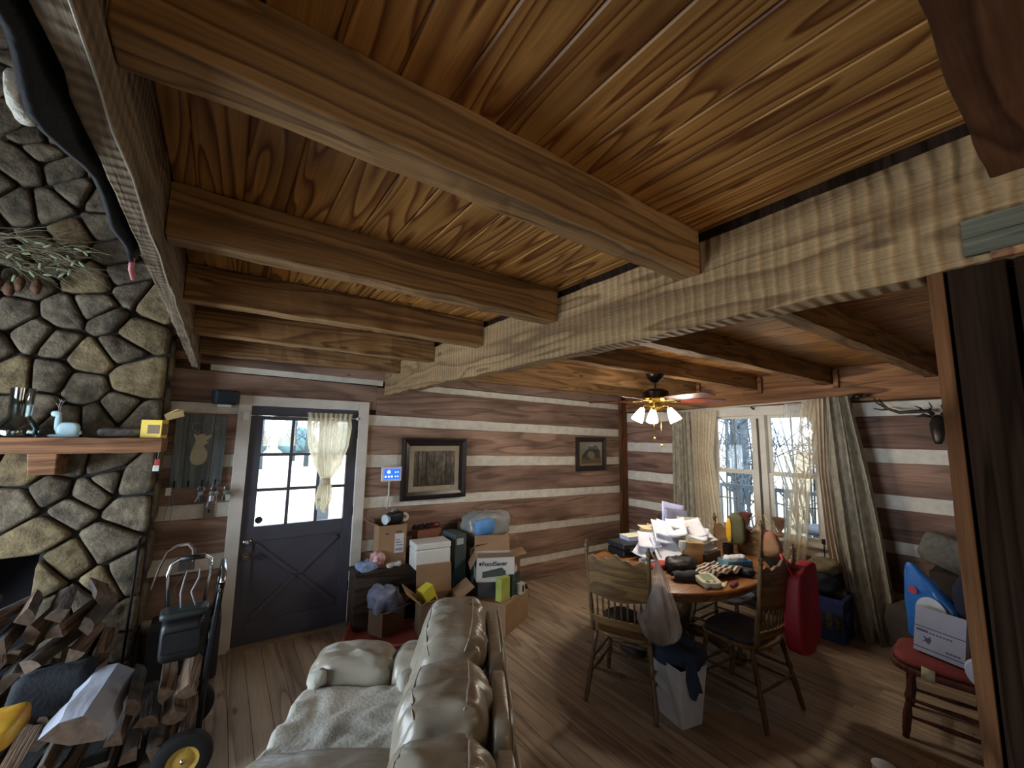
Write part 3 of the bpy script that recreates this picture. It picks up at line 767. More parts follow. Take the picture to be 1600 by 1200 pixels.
# =================================================================== pressed-back dining chairs
W_OAK = wood('chair oak', '4a3822', '735a3c', axis=2, rings=7, sc=(.8, 9), var=.03, rough=.4, bump=.15, knots=0, spec=.5)
W_OAKX = wood('chair oak rail', '5a4329', '85673f', axis=0, rings=4, sc=(.9, 9), var=.03, rough=.4, bump=.12, knots=0, spec=.5)
def turned(p0, p1, r, beads):
    """turned spindle: radius varies along its length"""
    pts = []; rs = []
    for i in range(25):
        t = i / 24; pts.append(Vector(p0).lerp(Vector(p1), t)); rr = r
        for b, k, wd in beads: rr += k * math.exp(-((t - b) / wd) ** 2)
        rs.append(rr)
    return MB().tube(pts, rs, 9)
def make_chair(name, label, loc, rz, mat=W_OAK, rail=W_OAKX):
    t = thing(name, label, 'chair', loc, rz, 'pressed-back dining chairs')
    lean = .075
    def bp(x, z): return (x, -.205 - lean * max(0, z - .45) / .6, z)
    s = MB()
    poly = []
    for k in range(32):
        a = 2 * PI * k / 32; c, q = math.cos(a), math.sin(a)
        poly.append((math.copysign(abs(c) ** .55, c) * .215 * (1 + .06 * q), math.copysign(abs(q) ** .6, q) * .215))
    s.prism(poly, .425, .452); s.build('seat', rail, t, bevel=.01)
    for sx in (-1, 1):
        turned((sx * .235, -.265, 0), (sx * .185, -.17, .43), .014, [(.15, .004, .05), (.35, .006, .12), (.55, -.003, .03), (.62, .006, .04), (.9, .004, .08)]).build('rear_leg', mat, t, smooth=True)
        turned((sx * .225, .225, 0), (sx * .175, .15, .43), .014, [(.15, .004, .05), (.35, .007, .12), (.55, -.003, .03), (.62, .006, .04), (.9, .004, .08)]).build('front_leg', mat, t, smooth=True)
        turned(bp(sx * .195, .45), bp(sx * .215, 1.0), .0125, [(.1, .004, .05), (.3, .005, .1), (.55, .004, .03), (.8, .003, .1)]).build('back_post', mat, t, smooth=True)
        c = bp(sx * .215, 1.0)
        MB().lathe([(.012, 0), (.016, .006), (.009, .014), (.018, .028), (.02, .04), (.012, .054), (.007, .058), (.011, .066), (.006, .076), (0, .078)], c, 12).build('finial', mat, t, smooth=True)
        for za, zb, k in ((.17, .17, 0), (.25, .25, 0)):
            turned((sx * .212, -.225, za), (sx * .205, .195, zb), .008, [(.5, .005, .15)]).build('stretcher', mat, t, smooth=True)
    for y, z in ((.195, .14), (.195, .22), (-.225, .21)):
        turned((-.212, y, z), (.212, y, z), .008, [(.5, .005, .15)]).build('stretcher', mat, t, smooth=True)
    # broad pressed top rail with a scalloped crest
    n = 28; vs = []; fs = []
    for i in range(n + 1):
        u = i / n; xx = lerp(-.207, .207, u); bow = .028 * (1 - (2 * u - 1) ** 2)
        crest = .965 + .022 * math.cos((2 * u - 1) * PI * 2) * .6 + .022 * (1 - abs(2 * u - 1)) + .01 * math.cos((2 * u - 1) * PI * 5)
        for z, d in ((.70 - .012 * math.cos((2 * u - 1) * PI), 0), (crest, 0), (crest, .02), (.70 - .012 * math.cos((2 * u - 1) * PI), .02)):
            p = bp(xx, z); vs.append((xx, p[1] - bow - d + .01, z))
    for i in range(n):
        for k in range(4): fs.append((i * 4 + k, i * 4 + (k + 1) % 4, i * 4 + 4 + (k + 1) % 4, i * 4 + 4 + k))
    fs += [(3, 2, 1, 0), (n * 4, n * 4 + 1, n * 4 + 2, n * 4 + 3)]
    top = MB().add(vs, fs).build('top_rail', rail, t, bevel=.003)
    vs = []; fs = []
    for i in range(n + 1):
        u = i / n; xx = lerp(-.2, .2, u); bow = .028 * (1 - (2 * u - 1) ** 2)
        for z, d in ((.515, 0), (.565, 0), (.565, .018), (.515, .018)):
            p = bp(xx, z); vs.append((xx, p[1] - bow - d + .009, z))
    for i in range(n):
        for k in range(4): fs.append((i * 4 + k, i * 4 + (k + 1) % 4, i * 4 + 4 + (k + 1) % 4, i * 4 + 4 + k))
    fs += [(3, 2, 1, 0), (n * 4, n * 4 + 1, n * 4 + 2, n * 4 + 3)]
    MB().add(vs, fs).build('lower_rail', rail, t, bevel=.003)
    for k in range(8):
        u = (k + 1) / 9; xx = lerp(-.195, .195, u); bow = .028 * (1 - (2 * u - 1) ** 2)
        a = bp(xx, .555); b = bp(xx, .71)
        turned((xx, a[1] - bow, .555), (xx, b[1] - bow, .71), .0055, [(.3, .003, .1), (.55, .002, .03), (.75, .003, .1)]).build('spindle', mat, t, smooth=True)
    return t
c1 = make_chair('dining_chair', 'oak pressed-back chair seen from behind, a plastic bag on its post', (2.545, 2.105, 0), math.radians(-65.5))
c2 = copy_tree(c1); c2.location = (3.15, 1.60, 0); c2.rotation_euler.z = math.radians(-3); c2['label'] = 'oak pressed-back chair with the red bag hung from its back post'
c3 = copy_tree(c1); c3.location = (3.80, 2.06, 0); c3.rotation_euler.z = math.radians(90); c3['label'] = 'oak chair on the window side of the table, facing the room'
pad = MB().puff((3.15, 1.61, .470), (.40, .39, .055), .5, 32, 10, .006, 7, 3)
tag(pad.build('chair_pad', M('charcoal cushion cloth', '46454d', .9, bump=.3, bscale=80), smooth=True), 'charcoal seat pad on the chair that carries the red bag', 'cushion')

# =================================================================== dining table
W_TAB = wood('table top oak', '6a3f1f', 'a8713f', axis=0, rings=8, sc=(.6, 7), var=0, rough=.35, bump=.08, knots=0, spec=.5)
tb = thing('dining_table', 'oval oak pedestal table buried under mail and clutter', 'table', (3.31, 2.19, 0))
prof = []
a_, b_ = .88, .635
for i, (s, z) in enumerate(((.0, .722), (.97, .722), (.992, .726), (1., .735), (.994, .745), (.98, .75), (0, .75))): prof.append((s, z))
m = MB(); m.lathe([(r, z) for r, z in prof], n=64, sx=a_, sy=b_); m.build('tabletop', W_TAB, tb, smooth=SMO)
m = MB(); m.lathe([(.86, .655), (.88, .655), (.88, .722), (.86, .722), (.86, .655)], n=64, sx=a_, sy=b_); m.build('apron', W_OAKX, tb, smooth=SMO)
m = MB(); m.lathe([(.0, .10), (.10, .10), (.11, .16), (.07, .22), (.085, .34), (.10, .42), (.07, .52), (.06, .60), (.12, .68), (.20, .722), (0, .722)], n=20); m.build('pedestal', W_OAK, tb, smooth=SMO)
for k in range(4):
    a = PI / 4 + k * PI / 2; d = Vector((math.cos(a), math.sin(a), 0))
    MB().tube([d * .05 + Vector((0, 0, .22)), d * .2 + Vector((0, 0, .2)), d * .34 + Vector((0, 0, .10)), d * .44 + Vector((0, 0, .035)), d * .5 + Vector((0, 0, .03))], [.045, .045, .038, .03, .03], 10).build('foot', W_OAK, tb, smooth=True)

# =================================================================== red-seated chair at the right
W_MAH = wood('reddish stained wood', '351a12', '5e3020', axis=2, rings=6, sc=(.8, 9), var=0, rough=.45, bump=.15, knots=0)
st = thing('captain_chair', 'dark reddish captain chair with a maroon seat pad, at the right edge', 'chair', (3.86, .66, 0), math.radians(8))
poly = []
for k in range(40):
    a = 2 * PI * k / 40; c, q = math.cos(a), math.sin(a)
    poly.append((math.copysign(abs(c) ** .6, c) * .25, math.copysign(abs(q) ** .6, q) * .29))
MB().prism(poly, .375, .415).build('seat', W_MAH, st, bevel=.012)
MB().puff((0, 0, .435), (.46, .54, .055), .5, 36, 10, .003, 6, 2).build('seat_pad', M('maroon seat cloth', '7b3430', .85, bump=.3, bscale=90, col2='6a2b29'), st, smooth=True)
for sx in (-1, 1):
    for sy in (-1, 1):
        turned((sx * .225, sy * .235, 0), (sx * .17, sy * .185, .385), .017, [(.12, .004, .05), (.3, .006, .12), (.52, -.004, .03), (.6, .007, .04), (.9, .004, .08)]).build('leg', W_MAH, st, smooth=True)
for sx in (-1, 1):
    for z in (.12, .22):
        turned((sx * .212, -.222, z), (sx * .205, .222, z), .009, [(.5, .004, .2)]).build('stretcher', W_MAH, st, smooth=True)
turned((-.205, .21, .17), (.205, .21, .17), .009, [(.5, .004, .2)]).build('stretcher', W_MAH, st, smooth=True)
turned((-.205, -.21, .17), (.205, -.21, .17), .009, [(.5, .004, .2)]).build('stretcher', W_MAH, st, smooth=True)

# =================================================================== ceiling fan with lamps
fx, fy, fz = 3.27, 2.338, 2.392
fan = thing('ceiling_fan', 'brass and dark bronze ceiling fan with lit glass shades over the dining table', 'ceiling fan', (fx, fy, fz))
BRZ = M('dark bronze', '4a3d33', .3, .9)
MB().lathe([(0, 0), (.082, 0), (.082, -.012), (.07, -.04), (.045, -.065), (.022, -.078), (0, -.078)], n=24).build('canopy', BRZ, fan, smooth=SMO)
MB().tube([(0, 0, -.07), (0, 0, -.145)], .011, 10).build('downrod', BRZ, fan, smooth=SMO)
MB().lathe([(0, -.13), (.05, -.135), (.105, -.15), (.118, -.165), (.118, -.225), (0, -.225)], n=28).build('motor_housing', BRZ, fan, smooth=SMO)
MB().lathe([(0, -.222), (.121, -.222), (.125, -.232), (.11, -.245), (.085, -.262), (.05, -.27), (0, -.27)], n=28).build('brass_ring', BRASS, fan, smooth=SMO)
MB().lathe([(0, -.262), (.045, -.265), (.055, -.285), (.05, -.31), (.03, -.325), (.012, -.34), (0, -.342)], n=20).build('light_kit', BRASS, fan, smooth=SMO)
W_BLADE = wood('fan blade mahogany', '3a140c', '6b2a1a', axis=0, rings=6, sc=(.7, 9), var=0, rough=.4, bump=.05, knots=0)
for k in range(5):
    a = math.radians(-28 + 72 * k); X = Matrix.Rotation(a, 4, 'Z')
    MB().tube([(.09, 0, -.24), (.14, .012, -.25), (.19, .0, -.252), (.23, 0, -.25)], [.012, .016, .02, .03], 8, X=X, flat=.3).build('blade_arm', BRASS, fan, smooth=True)
    pl = [(.19, -.05), (.25, -.062), (.45, -.068), (.60, -.066), (.64, -.045), (.65, 0), (.64, .045), (.60, .066), (.45, .068), (.25, .062), (.19, .05)]
    MB().prism(pl, -.247, -.241, X=X @ Matrix.Rotation(math.radians(-11), 4, 'X')).build('blade', W_BLADE, fan, bevel=.002)
SHADE = emis('lit frosted glass', 'fff0d8', 2.2)
for k in range(3):
    a = math.radians((-48, 132, 48)[k]); d = Vector((math.cos(a), math.sin(a), 0))
    p0 = d * .045 + Vector((0, 0, -.30)); p1 = d * .10 + Vector((0, 0, -.285)); p2 = d * .115 + Vector((0, 0, -.315))
    MB().tube([p0, p1, p2], .008, 7).build('lamp_arm', BRASS, fan, smooth=True)
    X = Matrix.Translation(p2) @ Vector((0, 0, -1)).rotation_difference((d * .5 + Vector((0, 0, -1))).normalized()).to_matrix().to_4x4()
    sh = MB().lathe([(.020, .0), (.025, -.012), (.038, -.05), (.050, -.095), (.056, -.13), (.050, -.133), (.0, -.122)], n=20, X=X).build('lamp_shade', SHADE, fan, smooth=SMO)
    l = bpy.data.lights.new('fan_bulb_light', 'POINT'); l.energy = 9; l.color = (1, .89, .74); l.shadow_soft_size = .06
    lo = bpy.data.objects.new('fan_bulb_light', l); COL.objects.link(lo); lo.location = Vector((fx, fy, fz)) + p2 + (d * .5 + Vector((0, 0, -1))).normalized() * .175
for dx, dy, ln in ((-.06, -.02, .28), (.03, -.03, .345)):
    MB().tube([(dx, dy, -.30), (dx, dy, -.30 - ln)], .0022, 5).lathe([(0, 0), (.008, -.004), (.01, -.016), (.004, -.024), (0, -.026)], (dx, dy, -.30 - ln), 8).build('pull_chain', BRASS, fan, smooth=True)
# =================================================================== firewood, hand truck and hearth things
W_FIRE = wood('split firewood', '4a3629', '8d7460', axis=1, rings=6, sc=(.9, 12), var=.25, rough=.85, bump=.8, knots=0, fibre=.45)
BARK = M('log bark', '6a625c', .9, nz=18, col2='3d3833', bump=1.2, bscale=30, stretch=(1, .25, 1), var=.2)
ENDG = M('sawn log end', '6d5a4c', .85, nz=25, col2='4c3d33', bump=.3, var=.15)
rl = random.Random(3)
def split_log(name, loc, r, L, rot, sector, seed, par=None, label=None, group=None, tilt=0., yaw=0.):
    """a split log lying along y: wedge of a round with bark on the curved side"""
    a0, a1 = sector; k = 4; n = 10
    sec = [(0, 0)] if a1 - a0 < 5 else []
    sec += [(math.cos(lerp(a0, a1, i / k)) * r, math.sin(lerp(a0, a1, i / k)) * r) for i in range(k + 1)]
    cx = sum(p[0] for p in sec) / len(sec); cz = sum(p[1] for p in sec) / len(sec)
    m = MB(); vs = []; fs = []; c = len(sec)
    for i in range(n + 1):
        y = lerp(-L / 2, L / 2, i / n)
        for j, (x, z) in enumerate(sec):
            w_ = 1 +   .16 * mnoise.noise(Vector((x * 14, y * 6, seed))) + .09 * mnoise.noise(Vector((z * 20, y * 14, seed + 4)))
            vs.append(((x - cx) * w_, y, (z - cz) * w_))
    for i in range(n):
        for j in range(c):
            m.m = 0 if (len(sec) == k + 2 and j in (0, c - 1)) else 1
            m.f.append((i * c + j, i * c + (j + 1) % c, (i + 1) * c + (j + 1) % c, (i + 1) * c + j)); m.mi.append(m.m)
    m.f.append(tuple(range(c - 1, -1, -1))); m.mi.append(2); m.f.append(tuple(n * c + j for j in range(c))); m.mi.append(2)
    m.v = [tuple(v) for v in vs]
    o = m.build(name, [W_FIRE, BARK, ENDG], par, keep=True, smooth=.6)
    o.location = loc; o.rotation_euler = (tilt, rot, yaw)
    if label: tag(o, label, 'firewood', group)
    return o
LOGPROTO = [split_log('firewood_log', (0, 0, -50), .085, .40, 0, (0, 2.1), 1), split_log('firewood_log', (0, 0, -50), .095, .42, 0, (0, 1.5), 5), split_log('firewood_log', (0, 0, -50), .075, .38, 0, (0, 3.14), 9), split_log('firewood_log', (0, 0, -50), .10, .40, 0, (0, 1.2), 13)]
used = set()
def put_log(loc, rot, k, label, group, tilt=0, yaw=0, s=1.):
    p = LOGPROTO[k]
    if k in used: o = p.copy(); COL.objects.link(o)
    else: o = p; used.add(k)
    o.location = loc; o.rotation_euler = (tilt, rot, yaw); o.scale = (s, 1, s)
    return tag(o, label, 'firewood', group)
ORD = ['first', 'second', 'third', 'fourth', 'fifth', 'sixth', 'seventh', 'eighth', 'ninth']
ROWN = ['bottom', 'second', 'third', 'fourth', 'fifth', 'sixth', 'top']
GA = 'split logs heaped on the hearth'
for row in range(7):
    z = .125 + row * .117
    xs = -1.12 + (row % 2) * .055; c = 0
    while xs < -.40 - .012 * row:
        put_log((xs + rl.uniform(-.012, .012), 3.62 + rl.uniform(-.09, .09) - .03 * row * .5, z + rl.uniform(-.008, .008)), rl.uniform(0, 6.28), rl.randrange(4), '%s split log from the left in the %s row of the tall hearth heap' % (ORD[c], ROWN[row]), GA, rl.uniform(-.05, .05), rl.uniform(-.28, .28), .74)
        xs += rl.uniform(.108, .128); c += 1
GB = 'split logs in the low front pile'
for row in range(3):
    z = .06 + row * .115; xs = -1.0 + (row % 2) * .05; c = 0
    while xs < -.42:
        put_log((xs, 3.03 + rl.uniform(-.05, .05), z), rl.uniform(0, 6.28), rl.randrange(4), '%s split log from the left in the %s row of the low front pile' % (ORD[c], ROWN[row]), GB, rl.uniform(-.03, .03), rl.uniform(-.15, .15), .72)
        xs += rl.uniform(.11, .125); c += 1
GC = 'split logs stacked on the hand truck'
for row in range(4):
    z = .085 + row * .115; xs = -.30 + (row % 2) * .05; c = 0
    while xs < -.005:
        put_log((xs, 3.12 + rl.uniform(-.03, .03), z), rl.uniform(0, 6.28), rl.randrange(4), '%s split log from the left in the %s row on the hand truck' % (ORD[c], ROWN[row]), GC, rl.uniform(-.02, .02), rl.uniform(-.06, .06), .72)
        xs += rl.uniform(.105, .12); c += 1
PALE = M('pale weathered bark', 'aab0c0', .8, nz=5, col2='8d8f98', bump=.5, bscale=26, stretch=(1, .3, 1))
m = MB(); L = .42; n = 12; vs = []; k = 10
half = split_log('firewood_log', (-.40, 3.02, .455), .125, .44, .25, (.15, 2.9), 31, None, 'big half log with pale blue-grey bark on top of the pile', None, .06, -.10)
half.data.materials[1] = PALE
half.data.materials[0] = wood('reddish split face', '5d4030', '99785f', axis=1, rings=6, sc=(.9, 12), var=0, rough=.85, bump=.7, knots=0)
pk = MB().puff((-.70, 2.99, .455), (.14, .30, .10), .55, 24, 12, .01, 9, 2)
pk = tag(pk.build('kindling_bag', M('yellow wrapper', 'd9b23c', .35, nz=6, col2='b8772c', bump=.3, bscale=18), smooth=True), 'yellow and orange plastic bag of kindling lying on the logs', 'bag')
bk = MB().puff((-.60, 3.27, .46), (.30, .20, .22), .5, 28, 14, .02, 8, 5)
tag(bk.build('log_tote', M('black canvas', '1f2228', .85, bump=.4, bscale=60), smooth=True), 'slumped black canvas log tote between the two log heaps', 'bag')
m = MB().tube([(-.425, 4.0, .07), (-.405, 3.965, 1.02)], .008, 8).tube([(-.405, 3.965, 1.02), (-.40, 3.955, 1.06), (-.385, 3.95, 1.07)], .007, 8)
tag(m.build('fire_poker', BLKM, smooth=True), 'thin black iron poker leaning on the right edge of the fireplace', 'tool')

# hand truck
ht = thing('hand_truck', 'black hand truck with yellow-hubbed wheels, loaded with split logs', 'hand truck', (0, 3.1, 0))
def h(x, y, z): return (x, y - 3.1, z)
for y in (2.955, 3.29):
    MB().tube([h(.03, y, .05), h(.045, y, .55), h(.07, y, .86), h(.078, y + (.006 if y < 3 else -.006), .95)], .015, 10).build('rail', M('black gloss tube', '16171b', .25, .3), ht, smooth=True)
MB().tube([h(.07, 2.957, .90), h(.08, 2.965, .965), h(.083, 3.0, .995), h(.083, 3.245, .995), h(.08, 3.28, .965), h(.07, 3.288, .90)], .015, 10).build('handle', STEEL, ht, smooth=True)
for z in (.16, .42, .66):
    MB().tube([h(.035 + z * .02, 2.955, z), h(.035 + z * .02, 3.29, z)], .011, 8).build('crossbar', BLKM, ht, smooth=True)
MB().bx(-.33, .03, 2.955 - 3.1, 3.29 - 3.1, .012, .02).build('toe_plate', BLKM, ht, bevel=.002)
MB().tube([h(-.02, 2.84, .13), h(-.02, 3.40, .13)], .01, 8).build('axle', STEEL, ht, smooth=True)
for y, s in ((2.87, -1), (3.38, 1)):
    X = Matrix.Translation(h(-.02, y, .13)) @ Matrix.Rotation(PI / 2, 4, 'X')
    tire = MB().lathe([(.07, -.03), (.105, -.034), (.125, -.024), (.13, 0), (.125, .024), (.105, .034), (.07, .03), (.07, -.03)], n=28, X=X).build('wheel', M('black rubber', '17171a', .75), ht, smooth=SMO)
    hub = MB().lathe([(0, -.022), (.03, -.022), (.05, -.014), (.072, -.024), (.072, .024), (.05, .014), (.03, .022), (0, .022)], n=24, X=X)
    for k in range(5):
        a = 2 * PI * k / 5; hub.tube([X @ Vector((math.cos(a) * .02, math.sin(a) * .02, .0)), X @ Vector((math.cos(a) * .066, math.sin(a) * .066, .0))], .018, 6)
    hb_ = hub.build('hub', M('yellow wheel hub', 'c8a44a', .5), None, smooth=SMO); hb_.parent = tire; hb_.location = hb_.location - tire.location

# portable power pack with a chrome handle standing on the logs
jp = thing('power_pack', 'black portable power pack with chrome pull handle on the logs of the hand truck', 'power pack', (-.085, 3.17, .525))
MB().puff((0, 0, .11), (.20, .22, .22), .3, 28, 16).build('body', BLK, jp, smooth=True)
MB().bx(-.085, .085, -.122, -.108, .06, .17).build('front_panel', M('dark glossy panel', '1c2126', .2), jp, bevel=.006)
MB().puff((0, .0, .235), (.23, .14, .05), .4, 24, 8, .004, 12, 3).build('top_tray', M('dark green plastic', '252b2b', .5), jp, smooth=True)
MB().tube([(-.085, .06, .22), (-.10, .06, .44), (-.085, .06, .50), (-.05, .06, .52), (.07, .06, .52), (.10, .06, .50), (.105, .06, .44), (.085, .06, .22)], .010, 8).build('pull_handle', CHROME, jp, smooth=True)
MB().tube([(-.05, .06, .52), (.07, .06, .52)], .015, 10).build('grip', BLK, jp, smooth=True)
for s in (0, 1):
    MB().tube([(-.02 + s * .07, .0, .25), (-.03 + s * .05, .03, .33), (-.02 + s * .07, .05, .40), (-.01 + s * .06, .06, .45)], .005, 6).build('cable', M('grey cable', '8f8f92', .5), jp, smooth=True)
m = MB().tube([(-.27, 3.45, .83), (-.245, 3.47, .95), (-.215, 3.5, 1.03), (-.17, 3.52, 1.06), (-.11, 3.5, 1.07), (-.08, 3.45, 1.04), (-.075, 3.4, .98)], [.006, .006, .007, .012, .013, .011, .008], 8)
tag(m.build('walking_cane', M('worn brown cane', '5d4c40', .5), smooth=True), 'bent brown cane handle hooked over the chrome handle', 'cane')
m = MB().bx(-.30, .12, 3.92, 4.2, 0, .43)
tag(m.build('storage_tub', M('dark slate plastic', '2b2d33', .5), bevel=.02), 'dark slate storage tub behind the hand truck against the wall', 'tub')

# =================================================================== things on the mantel
m = MB().lathe([(.085, 0), (.09, .01), (.092, .05), (.075, .09), (.055, .115), (.05, .13), (.052, .24), (.056, .30), (.053, .30), (.049, .24), (.046, .13), (.05, .115), (.07, .09), (.087, .05), (.084, .015), (0, .012)], n=28)
hg = m.build('hurricane_glass', glass('dark clear glass', (.75, .8, .8), .25, .03), smooth=SMO); hg.location = (-1.03, 3.84, 1.752 + .15)
tag(hg, 'clear glass hurricane lamp chimney standing on the mantel', 'glass')
FIG = M('pale blue porcelain', 'cfeaf2', .3, nz=20, col2='b4dbe8')
dr = thing('deer_figurine', 'pale blue reclining deer figurine with antlers on the mantel', 'figurine', (-.825, 3.84, 1.754)); dr.scale = (.66, .8, .95)
MB().puff((.02, 0, .05), (.17, .06, .10), .7, 24, 14).puff((-.055, 0, .095), (.05, .045, .12), .8, 16, 12).puff((-.075, 0, .155), (.075, .036, .04), .8, 16, 10).build('body', FIG, dr, smooth=True)
MB().puff((-.005, 0, .008), (.22, .07, .02), .6, 20, 6).build('base', FIG, dr, smooth=True)
for s in (-1, 1):
    MB().tube([(-.055, s * .01, .17), (-.06, s * .025, .20), (-.05, s * .03, .235), (-.065, s * .025, .255)], .003, 5).tube([(-.06, s * .025, .20), (-.08, s * .03, .225)], .0025, 5).tube([(-.05, s * .03, .235), (-.035, s * .03, .25)], .0025, 5).build('antler', M('porcelain grey', '9a9694', .5), dr, smooth=True)
MB().puff((.105, 0, .03), (.03, .02, .03), .9, 10, 8).build('tail', FIG, dr, smooth=True)
m = MB().puff((-.56, 3.86, 1.787), (.25, .09, .07), .6, 28, 12, .014, 9, 4)
tag(m.build('bark_piece', BARK, smooth=True), 'grey slab of bark lying on the mantel', 'bark')
yb = thing('yellow_box', 'small yellow carton with a printed side at the right end of the mantel', 'box', (-.385, 3.82, 1.752), math.radians(-18))
MB().bx(-.06, .06, -.045, .045, 0, .125).build('carton', M('yellow card', 'e6c64e', .5, nz=4, col2='d8b53e'), yb, bevel=.002)
MB().bx(.0605, .0612, -.035, .035, .02, .10).bx(-.02, .05, -.0462, -.0454, .03, .09).build('print', M('brown print', '7d6648', .6), yb)
m = MB().box((-.30, 4.02, 1.92), (.11, .05, .05), .1, 0, -.35).tube([(-.34, 4.0, 1.93), (-.28, 3.98, 1.965), (-.245, 4.0, 1.96)], .006, 6)
tag(m.build('wood_block', M('pale pine block', 'cdb27a', .6)), 'small pale wooden wedge sticking out beside the mantel end', 'block')
tg = thing('key_fob', 'little red and white fob hanging under the mantel end', 'key fob', (-.34, 3.735, 1.66))
MB().tube([(0, 0, 0), (0, 0, -.05)], .002, 5).build('cord', BLK, tg); MB().box((0, 0, -.07), (.028, .012, .04)).build('red_tab', M('red plastic', 'b23a44', .4), tg, bevel=.003)
MB().box((-.004, 0, -.112), (.034, .008, .04)).build('white_tab', WPL, tg, bevel=.003)

# dried garland hung on the chimney
gr = thing('dried_garland', 'dried twig and grass garland hanging on the chimney stones', 'garland', (-1.15, 3.93, 2.95))
rg = random.Random(8)
tw = MB(); lf = MB()
for k in range(90):
    a = rg.uniform(-.5, .9); L = rg.uniform(.15, .42); p = Vector((rg.uniform(-.25, .12), rg.uniform(-.03, .02), rg.uniform(-.12, .12)))
    pts = [p]; d = Vector((math.cos(a), -.15, -math.sin(a) * .8 + .25))
    for j in range(5):
        d = (d + Vector((rg.uniform(-.2, .2), rg.uniform(-.1, .1), rg.uniform(-.35, .12)))).normalized(); pts.append(pts[-1] + d * L / 5)
    tw.tube(pts, [.0035, .003, .0025, .002, .0015, .001], 4)
    if k % 3 == 0:
        q = pts[rg.randrange(2, 6)]; lf.puff(q, (.05, .008, .016), .9, 8, 6, X=Matrix.Translation(q) @ Matrix.Rotation(rg.uniform(0, 3), 4, 'Y') @ Matrix.Translation(-q))
t_ = tw.build('twigs', M('dried twig', '7b7158', .9, var=0), gr); t_['kind'] = 'stuff'
l_ = lf.build('leaves', M('pale dried leaf', '93a07c', .8), gr, smooth=True); l_['kind'] = 'stuff'
for k in range(9):
    x = -.32 + .05 * k + rg.uniform(-.02, .02); z = -.26 + rg.uniform(-.06, .05)
    MB().puff((0, 0, 0), (.05, .05, .10), .9, 12, 10, .008, 40, k).build('pine_cone', M('pine cone brown', '6d4a33', .8, nz=60, col2='3c281c'), gr, smooth=True).location = (x, -.03, z)

# dark garment draped over the loft edge
def drape(u, v):
    y = lerp(.30, 1.70, u)
    lo = interp([(.3, 2.27), (.6, 2.285), (.75, 2.298), (.86, 2.262), (.92, 2.272), (1.03, 2.295), (1.18, 2.337), (1.25, 2.335), (1.38, 2.312), (1.55, 2.318), (1.62, 2.30), (1.70, 2.335)], y)
    s = v; x = -.243 - .03 * math.sin(s * 1.5) - .012 * mnoise.noise(Vector((y * 6, s * 3, 1)))
    return (x, y, lerp(2.43, lo, s) + .006 * mnoise.noise(Vector((y * 9, s * 2, 3))) * s)
gm = MB().grid(drape, 60, 12).build('draped_jacket', M('navy black cloth', '15171f', .9, bump=.3, bscale=80), smooth=True, solid=.012)
tag(gm, 'navy black jacket draped along the loft edge beam', 'jacket')
onto(MB().puff((-.285, .875, 2.29), (.03, .085, .05), .7, 16, 10, .01, 20, 3).build('white_lining', M('white fleece lining', 'd9d6c9', .95, bump=.8, bscale=70), smooth=True), gm)
onto(MB().tube([(-.262, 1.62, 2.315), (-.268, 1.66, 2.29), (-.262, 1.68, 2.265)], .007, 6).build('pink_tag', M('pink tag', 'c4787c', .6), smooth=True), gm)

# =================================================================== pile of cartons beside the door
CARD = M('brown cardboard', '9a7c5e', .85, nz=4, col2='8a6c50', bump=.05)
CARDD = M('dim brown cardboard', '7c6450', .85, nz=4, col2='6e5846')
TAPE = M('packing tape', 'a98f6c', .35)
def carton(name, label, loc, d, rz, mat, flaps=(), cat='box', t=.005, inner=None, closed=False):
    """cardboard box; flaps = (side, length, angle up from flat-out)"""
    o = thing(name, label, cat, loc, math.radians(rz)); w, dp, hh = d
    b = MB().bx(-w / 2, w / 2, -dp / 2, dp / 2, 0, t)
    b.bx(-w / 2, w / 2, -dp / 2, -dp / 2 + t, t, hh).bx(-w / 2, w / 2, dp / 2 - t, dp / 2, t, hh).bx(-w / 2, -w / 2 + t, -dp / 2 + t, dp / 2 - t, t, hh).bx(w / 2 - t, w / 2, -dp / 2 + t, dp / 2 - t, t, hh)
    if closed: b.bx(-w / 2 + t, w / 2 - t, -dp / 2 + t, dp / 2 - t, hh - t, hh)
    b.build('carton', mat, o)
    for side, L, ang in flaps:
        a = math.radians(ang)
        if side in 'FB':
            s = -1 if side == 'F' else 1
            X = Matrix.Translation((0, s * dp / 2, hh)) @ Matrix.Rotation(s * a, 4, 'X')
            MB().bx(-w / 2 + .003, w / 2 - .003, min(0, s * L), max(0, s * L), -t / 2, t / 2, X).build('flap', mat if not inner else inner, o)
        else:
            s = -1 if side == 'L' else 1
            X = Matrix.Translation((s * w / 2, 0, hh)) @ Matrix.Rotation(-s * a, 4, 'Y')
            MB().bx(min(0, s * L), max(0, s * L), -dp / 2 + .003, dp / 2 - .003, -t / 2, t / 2, X).build('flap', mat if not inner else inner, o)
    return o
cs = thing('storage_chest', 'low dark wooden chest against the wall right of the door', 'chest', (1.42, 4.16, 0))
W_CHEST = wood('dark chest wood', '2e2521', '54443a', axis=0, rings=6, sc=(.6, 8), var=0, rough=.6, bump=.2, knots=0)
MB().bx(-.30, .30, -.10, .11, 0, .50).build('body', W_CHEST, cs, bevel=.004); MB().bx(-.31, .31, -.115, .115, .50, .535).build('lid', W_CHEST, cs, bevel=.005)
bx1 = carton('tall_carton', 'tall brown carton with a white shipping label on the chest', (1.46, 4.155, .537), (.27, .20, .385), -4, CARD, (('L', .12, 25), ('B', .1, 80)))
MB().bx(.02, .11, -.102, -.1005, .12, .30).build('shipping_label', M('label paper', 'cfcdd2', .7), bx1)
lb = MB()
for k in range(9): lb.bx(.03 + k * .008, .034 + k * .008, -.1026, -.1021, .14, .165)
